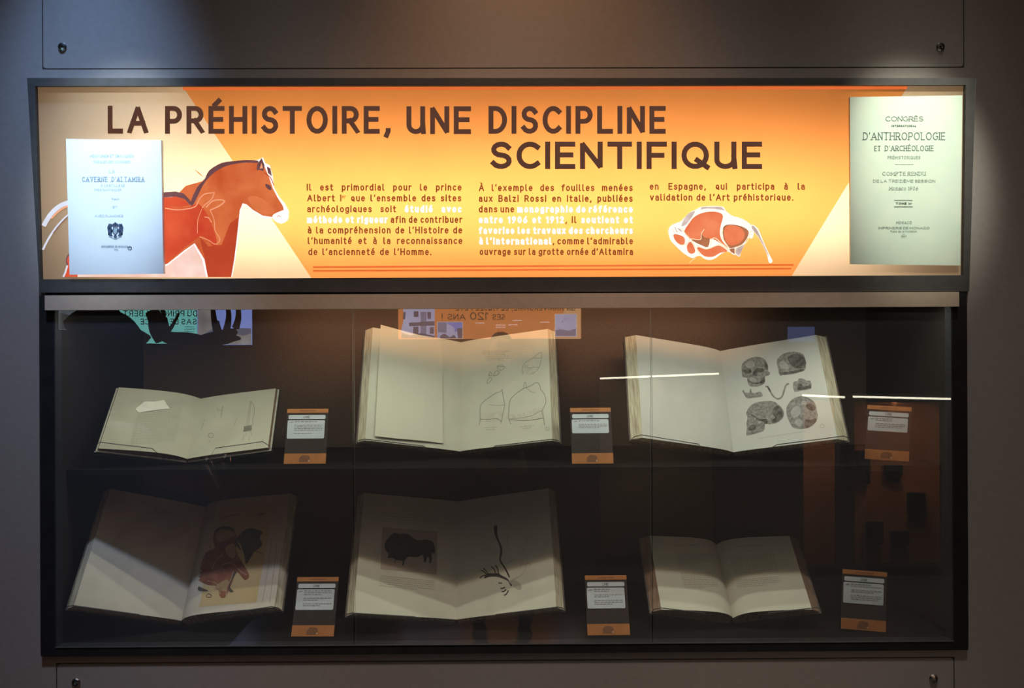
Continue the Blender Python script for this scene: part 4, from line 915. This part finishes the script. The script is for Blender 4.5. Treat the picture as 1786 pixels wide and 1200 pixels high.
mb = MB(); slab(mb, YW, 104, 486, 165, 575, .0003, .003, 0); facing(mb, YW, [(105, 545), (130, 552), (164, 548), (164, 574), (105, 574)], 1, .0035); mb.build('pale_photograph', [em('photo_grey', (.7, .8, .95), .3, 4), em('photo_dark', (.3, .33, .36), .3, 5)], t)
# orange anniversary sign
t = thing('wall_sign', refl(855, 592, YW), 'orange backlit anniversary sign with three photographs, reflected above the tall book', 'sign')
mb = MB(); slab(mb, YW, 693, 490, 1014.5, 592.6, -.0795, 0); mb.build('housing', M['frame'], t)
mb = MB(); slab(mb, YW, 695, 494, 1013, 591.8, .0003, .003, 0)
facing(mb, YW, [(1002, 495), (1012.5, 495), (1012.5, 591), (956, 591), (985, 540)], 1, .0035)
mb.build('printed_sheet', [em('hall_orange_sheet', (3.4, 1.15, .30), .05, 3), em('hall_cream_sheet', (3.6, 2.0, .9), .05, 3)], t)
mb = MB(); rtext(mb, YW, 'UN ANNIVERSAIRE, LE MUSÉE FÊTE', 1003, 795, 542, 11.5, 1.5, .004)
mp = lambda a, b: refl(a, b, YW) + V((0, .004, 0))
fit_word(mb, mp, 'SES', 881, 859, 558, 10, 1.4); fit_word(mb, mp, '120', 852, 820, 558, 13.5, 1.8); fit_word(mb, mp, 'ANS', 812, 781, 558, 10.5, 1.5); fit_word(mb, mp, '!', 772, 769, 558, 11, 1.5)
mb.build('headline', darkprint, t)
mb = MB()
for y, a, b in ((564.5, 845, 812), (568, 881, 812), (572, 881, 822), (563, 958, 941), (560, 910, 895), (567.5, 903, 888)): rtext(mb, YW, 'III II III II III', a, b, y, 2, .7, .004)
mb.build('small_print', wp, t)
mb = MB()
for y in range(566, 586, 3): rtext(mb, YW, 'II III II IIII II III', 955, 905, y, 1.4, .4, .004)
for y in range(577, 588, 3): rtext(mb, YW, 'II III II IIII II III', 880, 815, y, 1.4, .4, .004)
mb.build('fine_print', em('hall_brown_print', (1.7, .5, .15), .05), t)
pm = [em('photo_house', (2.2, 2.3, 3.4), .15, 3), em('photo_window', (.45, .42, .7), .2, 4), em('photo_shade', (.9, .95, 1.5), .2, 4), em('photo_blue_sky', (1.0, 1.2, 3.4), .1, 3), em('photo_border', (3.5, 2.8, 2.2), .05)]
mb = MB(); facing(mb, YW, [(703, 497), (758.5, 497), (758.5, 590), (700, 590), (700, 575), (704, 560)], 0, .0035)
for q in ([(701, 580), (715, 585), (735, 581), (758, 586), (758, 590), (700, 590)], [(722, 543), (730, 543), (730, 553), (722, 553)], [(704, 544), (708, 544), (707, 557), (703, 557)], [(745, 544), (752, 544), (752, 556), (746, 556)], [(714, 563), (758, 560), (758, 568), (714, 569)], [(721, 570), (730, 570), (730, 583), (721, 582)], [(750, 571), (757, 570), (757, 582), (750, 582)]):
    facing(mb, YW, q, 1, .0042)
facing(mb, YW, [(734, 544), (744, 544), (744, 590), (734, 590)], 2, .004)
mb.build('building_photograph', pm, t)
mb = MB(); slab(mb, YW, 762.5, 561, 807.5, 591, .003, .0036, 4); facing(mb, YW, [(763.5, 562), (806.5, 562), (806.5, 590), (763.5, 590)], 3, .0042)
facing(mb, YW, [(764, 562), (779, 563), (779, 581), (764, 579)], 2, .0048); facing(mb, YW, [(779, 563), (793, 572), (793, 580), (779, 581)], 0, .0048); facing(mb, YW, [(764, 579), (793, 580), (806, 572), (806, 590), (764, 590)], 0, .0045)
facing(mb, YW, [(797, 573), (806.5, 572), (806.5, 590), (799, 590)], 1, .0050); facing(mb, YW, [(768, 586), (775, 582), (785, 588), (792, 584), (797, 590), (768, 590)], 1, .0052); mb.build('museum_photograph', pm, t)
mb = MB(); slab(mb, YW, 967.5, 547.5, 1006, 587.5, .003, .0036, 4); facing(mb, YW, [(968.5, 548.5), (1005, 548.5), (1005, 586.5), (968.5, 586.5)], 0, .0042)
facing(mb, YW, [(969, 576), (980, 574), (992, 577), (1004, 573), (1004, 586), (969, 586)], 2, .0047)
for a, b in ((982, 555), (986, 554), (979, 560), (973, 572), (988, 581)): facing(mb, YW, [(a, b), (a + 3, b + 1), (a + 2, b + 3)], 1, .005)
mb.build('group_photograph', pm, t)
# small blue screen
t = thing('wall_screen', refl(1396, 596, YW), 'small bluish screen on the far wall, reflected above the skull page', 'screen')
mb = MB(); slab(mb, YW, 1371, 568, 1422, 598, -.07, 0); mb.build('casing', M['frame'], t)
mb = MB(); slab(mb, YW, 1373, 570, 1420, 596, .0003, .002); mb.build('display', em('blue_screen', (.30, .40, .95), .1, 4), t)
# low lit showcases
led = em('led_strip_light', (1, .93, .72), .01, k=11)
def showcase(Y, x0, x1, yt, y_strip, name_label, panelcol, frames, strips, bottom):
    a = refl(x0, bottom, Y); b = refl(x1, yt, Y)
    t = thing('low_showcase', ((a.x + b.x) / 2, -Y, 0), name_label, 'showcase')
    mb = MB(); mb.box((a.x, -Y - .45, .0002), (b.x, -Y - .02, .06)); mb.box((a.x, -Y - .45, .06), (b.x, -Y - .42, b.z)); mb.box((a.x, -Y - .42, .06), (a.x + .03, -Y - .02, b.z)); mb.box((b.x - .03, -Y - .42, .06), (b.x, -Y - .02, b.z)); mb.box((a.x, -Y - .45, b.z), (b.x, -Y, b.z + .05))
    mb.build('cabinet', M['black'], t)
    for s0_, s1_, sy0, sy1 in strips:
        p = refl(s0_, sy0, Y); q = refl(s1_, sy1, Y); mb = MB(); mb.prism([p + V((0, .001, .006)), q + V((0, .001, .006)), q + V((0, .001, -.006)), p + V((0, .001, -.006))], (0, .012, 0)); mb.build('led_strip', led, t)
    p = refl(x0 + 2, bottom, Y); q = refl(x1 - 2, y_strip, Y)
    mb = MB(); mb.box((a.x + .035, -Y - .12, .062), (b.x - .035, -Y - .10, b.z - .02)); pn = mb.build('back_board', panelcol, t)
    l = lamp('showcase_strip_lamp', 'AREA', ((a.x + b.x) / 2, -Y - .035, b.z - .015), ((a.x + b.x) / 2, -Y - .075, 0), 9, (1, .9, .7), shape='RECTANGLE', size=abs(b.x - a.x) - .1, size_y=.03)
    for fx0, fy0, fx1, fy1 in frames:
        mb = MB(); slab(mb, Y + .098, fx0, fy0, fx1, fy1, 0, .03, 0); mb.build('framed_print', mat('dark_framed_print', (.02, .016, .014), .6, .3, 20), t)
        mb = MB(); slab(mb, Y + .098, fx0 + 3, fy1 + 3, fx1 - 3, fy1 + 12, 0, .004, 0); mb.build('small_label', mat('dim_label', (.20, .16, .13), .7), t)
rust = mat('rust_red_back_board', (.60, .20, .075), .8, .1, 6)
showcase(3.2, 1484, 1660, 698, 704, 'low showcase with a rust-red back and dark prints, reflected at the far right', rust,
         [(1580, 858, 1609, 897), (1508, 909, 1536, 947), (1551, 925, 1581, 949), (1540, 810, 1569, 829), (1492, 785, 1513, 842)], [(1486, 1655, 691.5, 695.5)], 985)
showcase(3.2, 1395, 1474, 696, 702, 'narrow low showcase beside the rust-red one, its strip crossing the skull page', rust, [], [(1398, 1471, 689, 692.5)], 985)
showcase(3.5, 1040, 1256, 659, 664, 'long low showcase with a bright strip, reflected across the skull book', mat('dull_brown_back_board', (.22, .15, .09), .8, .1, 6), [], [(1046, 1252, 660, 651.5)], 950)

# ------------------------------------------------------------------ skinned bodies
def skin(name, nodes, edges, m, parent, sub=2, root=0):
    """nodes: list of (x, y, z, r); grown with a Skin modifier so that limbs join smoothly"""
    me = bpy.data.meshes.new(name); org = rootloc(parent)
    bm = bmesh.new(); lay = bm.verts.layers.skin.verify(); vs = []
    for i, n in enumerate(nodes):
        v = bm.verts.new(V(n[:3]) - org); r = n[3]; v[lay].radius = (r, n[4] if len(n) > 4 else r); v[lay].use_root = (i == root); vs.append(v)
    for a, b in edges: bm.edges.new((vs[a], vs[b]))
    bm.to_mesh(me); bm.free(); me.materials.append(m)
    o = bpy.data.objects.new(name, me); COL.objects.link(o); o.parent = parent
    md = o.modifiers.new('skin', 'SKIN'); md.use_smooth_shade = True
    if sub: q = o.modifiers.new('sub', 'SUBSURF'); q.levels = q.render_levels = sub
    return o
def chain(nodes, edges, pts, start=None):
    for p in pts:
        nodes.append(p); k = len(nodes) - 1
        if start is not None: edges.append((start, k))
        start = k
    return start
# antlered deer mount
t = thing('deer_mount', (-2.75, -3.3, 0), 'dark antlered deer figure, reflected as a silhouette in front of the teal sign', 'animal figure')
hide = mat('dark_deer_hide', (.018, .015, .014), .95, .3, 40, spec=.05)
P_ = lambda px, py, Y=3.3: refl(px, py, Y)
N, E_ = [], []
b0 = chain(N, E_, [(-2.55, -3.3, 1.30, .20, .24)])
c1 = chain(N, E_, [(-2.85, -3.3, 1.38, .24, .27), (-3.05, -3.3, 1.36, .22, .25)], b0)
c2 = chain(N, E_, [(-2.25, -3.3, 1.34, .17, .22), (-2.05, -3.3, 1.42, .12, .16), (-1.92, -3.3, 1.48, .085, .10), (-1.80, -3.3, 1.44, .055, .06), (-1.72, -3.3, 1.40, .035, .04)], b0)
for sx_, st_ in ((-3.05, 2), (-2.25, 3)):
    for dy in (-.1, .1):
        if st_ == 2: chain(N, E_, [(-3.06, -3.3 + dy, 1.1, .11), (-3.0, -3.3 + dy, .80, .07), (-3.12, -3.3 + dy, .48, .045), (-3.07, -3.3 + dy, .08, .032), (-3.03, -3.3 + dy, .03, .04)], 2)
        else: chain(N, E_, [(-2.25, -3.3 + dy, 1.05, .09), (-2.25, -3.3 + dy, .75, .06), (-2.23, -3.3 + dy, .45, .042), (-2.25, -3.3 + dy, .08, .03), (-2.21, -3.3 + dy, .03, .038)], 3)
skin('body', N, E_, hide, t)
def tines(pts_list):
    mb = MB()
    for pts, r0, r1 in pts_list:
        q = [P_(*p) for p in smooth_pts(pts, 5, False)]; n = len(q); mb.tube(q, [r0 + (r1 - r0) * i / (n - 1) for i in range(n)], 8)
    return mb
tines([([(352, 598), (370, 592), (385, 590), (398, 588)], .05, .045), ([(385, 592), (377, 570), (373, 545), (372, 525)], .03, .010), ([(390, 590), (384, 575), (381, 560)], .02, .008), ([(392, 590), (398, 568), (400, 548), (396, 525)], .028, .012), ([(396, 592), (410, 576), (417, 552), (415, 525)], .035, .012), ([(398, 592), (412, 590), (421, 591)], .03, .008), ([(385, 592), (376, 598), (366, 592)], .03, .02)]).build('antler', hide, t, True)
tines([([(352, 598), (330, 592), (300, 590), (288, 585)], .05, .04), ([(292, 582), (302, 568), (314, 546)], .018, .007), ([(288, 580), (287, 555), (284, 525)], .022, .010), ([(286, 590), (276, 575), (272, 556), (266, 543)], .06, .045), ([(286, 590), (282, 570), (280, 555)], .06, .05)]).build('antler', hide, t, True)
tines([([(230, 605), (215, 575), (196, 555), (182, 525)], .12, .05), ([(205, 600), (180, 570), (150, 560), (125, 572)], .12, .07), ([(245, 600), (235, 588), (226, 575)], .09, .05)]).build('antler', hide, t, True)

mb = MB(); q = [P_(*p, 3.1) for p in ((350, 792), (362, 815), (380, 845), (397, 870))]; mb.tube(q, [.046, .044, .036, .014], 16)
q = [P_(*p, 3.1) for p in ((386, 792), (391, 815), (398, 840), (402, 856))]; mb.tube(q, [.060, .055, .036, .012], 16); mb.build('glint_tube', mat('polished_steel', (.75, .74, .72), .12, .03, 10, metal=1), t, True)  # added shiny tubes, shaped to give the orange streak in the doors
mb = MB(); mb.box((-3.4, -4.0, .0005), (-1.45, -1.75, .012)); mb.build('base', mat('matt_black_floor_mask', (.012, .011, .011), .95, .1, 10, spec=.05), t)  # added slab that hides the teal sign's reflection in the floor
# the visitor taking the photograph, and the phone
vt = thing('person', (-.03, -2.40, 0), 'person in dark clothes facing the case, holding a phone up with both hands', 'person')
skinm = mat('skin_tone', (.42, .26, .19), .6, .06, 30); cloth = mat('dark_jacket_cloth', (.022, .02, .022), .9, .2, 80); jean = mat('dark_trouser_cloth', (.02, .02, .024), .9, .2, 80)
hair = mat('dark_hair', (.03, .022, .018), .7, .3, 120)
ox, oy = -.03, -2.40
def W_(x, y, z, *r): return (ox + x, oy + y, z) + r
N, E_ = [], []
pel = chain(N, E_, [W_(0, 0, .84, .11, .10)])
ch_ = chain(N, E_, [W_(0, 0, .98, .115, .09), W_(0, 0, 1.13, .13, .095), W_(0, 0, 1.25, .12, .085)], pel)
hd = chain(N, E_, [W_(0, .01, 1.335, .05, .05), W_(0, .025, 1.385, .047, .05), W_(0, .045, 1.43, .058, .066), W_(0, .045, 1.49, .07, .084), W_(0, .035, 1.55, .066, .08), W_(0, .03, 1.592, .035, .045)], ch_)
hands = []
for s_ in (-1, 1):
    px_ = .060 + s_ * .082            # phone edge in local x
    wr = chain(N, E_, [W_(s_ * .10, 0, 1.29, .06), W_(s_ * .175, .01, 1.27, .052), W_(s_ * .215, .06, 1.13, .042), W_(s_ * .21, .11, 1.05, .038), W_(px_ + s_ * .07, .19, 1.24, .034), W_(px_ + s_ * .022, .262, 1.44, .024), W_(px_ + s_ * .012, .272, 1.485, .024, .014)], ch_)
    for i, (l, zz) in enumerate(((.030, 1.522), (.034, 1.508), (.032, 1.494), (.026, 1.480))):
        chain(N, E_, [W_(px_ + s_ * .014, .292, zz, .0085), W_(px_ + s_ * .006, .3035, zz + .002, .008), W_(px_ - s_ * l * .6, .3055, zz + .004, .007), W_(px_ - s_ * l, .3045, zz + .005, .006)], wr)
    chain(N, E_, [W_(px_ + s_ * .008, .262, 1.50, .010), W_(px_ - s_ * .006, .262, 1.522, .009), W_(px_ - s_ * .016, .266, 1.538, .0075)], wr)
    lg = chain(N, E_, [W_(s_ * .085, 0, .78, .085, .09), W_(s_ * .095, .01, .62, .072, .075), W_(s_ * .105, .015, .45, .055, .058), W_(s_ * .112, -.005, .28, .05, .055), W_(s_ * .118, -.01, .10, .036), W_(s_ * .122, .03, .055, .038, .03), W_(s_ * .132, .11, .042, .036, .022)], pel)
skin('body', N, E_, skinm, vt)
N, E_ = [], []
pel = chain(N, E_, [W_(0, 0, .80, .13, .115)])
ch_ = chain(N, E_, [W_(0, 0, .98, .132, .105), W_(0, 0, 1.13, .147, .11), W_(0, 0, 1.25, .135, .10)], pel); chain(N, E_, [W_(0, .005, 1.325, .064, .062)], ch_)
for s_ in (-1, 1):
    px_ = .060 + s_ * .082
    chain(N, E_, [W_(s_ * .10, 0, 1.29, .072), W_(s_ * .175, .01, 1.27, .064), W_(s_ * .215, .06, 1.13, .054), W_(s_ * .21, .11, 1.05, .05), W_(px_ + s_ * .07, .19, 1.24, .044), W_(px_ + s_ * .03, .25, 1.405, .034)], ch_)
skin('jacket', N, E_, cloth, vt)
N, E_ = [], []
pel = chain(N, E_, [W_(0, 0, .86, .122, .108)])
for s_ in (-1, 1): chain(N, E_, [W_(s_ * .085, 0, .78, .096, .10), W_(s_ * .095, .01, .62, .084, .086), W_(s_ * .105, .015, .45, .068, .07), W_(s_ * .112, -.005, .28, .062, .066), W_(s_ * .118, -.01, .11, .055)], pel)
skin('trousers', N, E_, jean, vt)
for s_ in (-1, 1):
    N, E_ = [], []
    chain(N, E_, [W_(s_ * .118, -.045, .05, .036, .04), W_(s_ * .122, .03, .055, .042, .045), W_(s_ * .130, .11, .04, .042, .032), W_(s_ * .136, .165, .034, .03, .022)])
    skin('shoe', N, E_, mat('dark_shoe_leather', (.02, .018, .017), .5, .2, 40), vt)
N, E_ = [], []
chain(N, E_, [W_(0, -.045, 1.43, .05, .03), W_(0, -.03, 1.50, .072, .06), W_(0, .005, 1.565, .074, .085), W_(0, .03, 1.602, .05, .06)])
skin('hair', N, E_, hair, vt)
mb = MB(); nose = [W_(0, .13, 1.505), W_(-.014, .118, 1.468), W_(.014, .118, 1.468), W_(0, .146, 1.470)]
mb.add(nose, [(0, 1, 3), (0, 3, 2), (1, 2, 3), (0, 2, 1)])
for s_ in (-1, 1):
    mb.tube([W_(s_ * .072, .03, 1.515), W_(s_ * .082, .02, 1.505), W_(s_ * .082, .022, 1.485), W_(s_ * .073, .035, 1.465)], [.008, .012, .010, .007], 8)
mb.build('face', skinm, vt)
mb = MB()
for s_ in (-1, 1):
    c = V(W_(s_ * .030, .116, 1.505)); mb.tube([c + V((-.012, 0, 0)), c + V((0, .004, 0)), c + V((.012, 0, 0))], [.002, .006, .002], 8)
mb.build('eyes', mat('eye_white_dark', (.12, .09, .08), .3), vt)
mb = MB(); mb.tube([W_(-.022, .112, 1.442), W_(0, .120, 1.440), W_(.022, .112, 1.442)], [.003, .005, .003], 8); mb.build('mouth', mat('lip_colour', (.30, .13, .11), .5), vt)
ph = thing('phone', (.03, -2.114, 1.50), 'dark phone held level in front of the visitor’s face', 'phone')
mb = MB(); q = rounded(-.048, .108, 1.488, 1.562, -2.122, .01); mb.prism(q, (0, .0085, 0)); mb.build('body', mat('black_phone_shell', (.015, .015, .016), .3, .1, 30), ph)
mb = MB(); q = rounded(-.044, .104, 1.492, 1.558, -2.1226, .008); mb.prism(q, (0, .0005, 0)); mb.build('screen', em('phone_screen', (.25, .16, .10), .2, 20), ph)
mb = MB(); mb.tube([(0, -2.1136, 1.55), (0, -2.1118, 1.55)], .006, 16); mb.build('lens', mat('phone_lens', (.02, .02, .03), .1), ph)
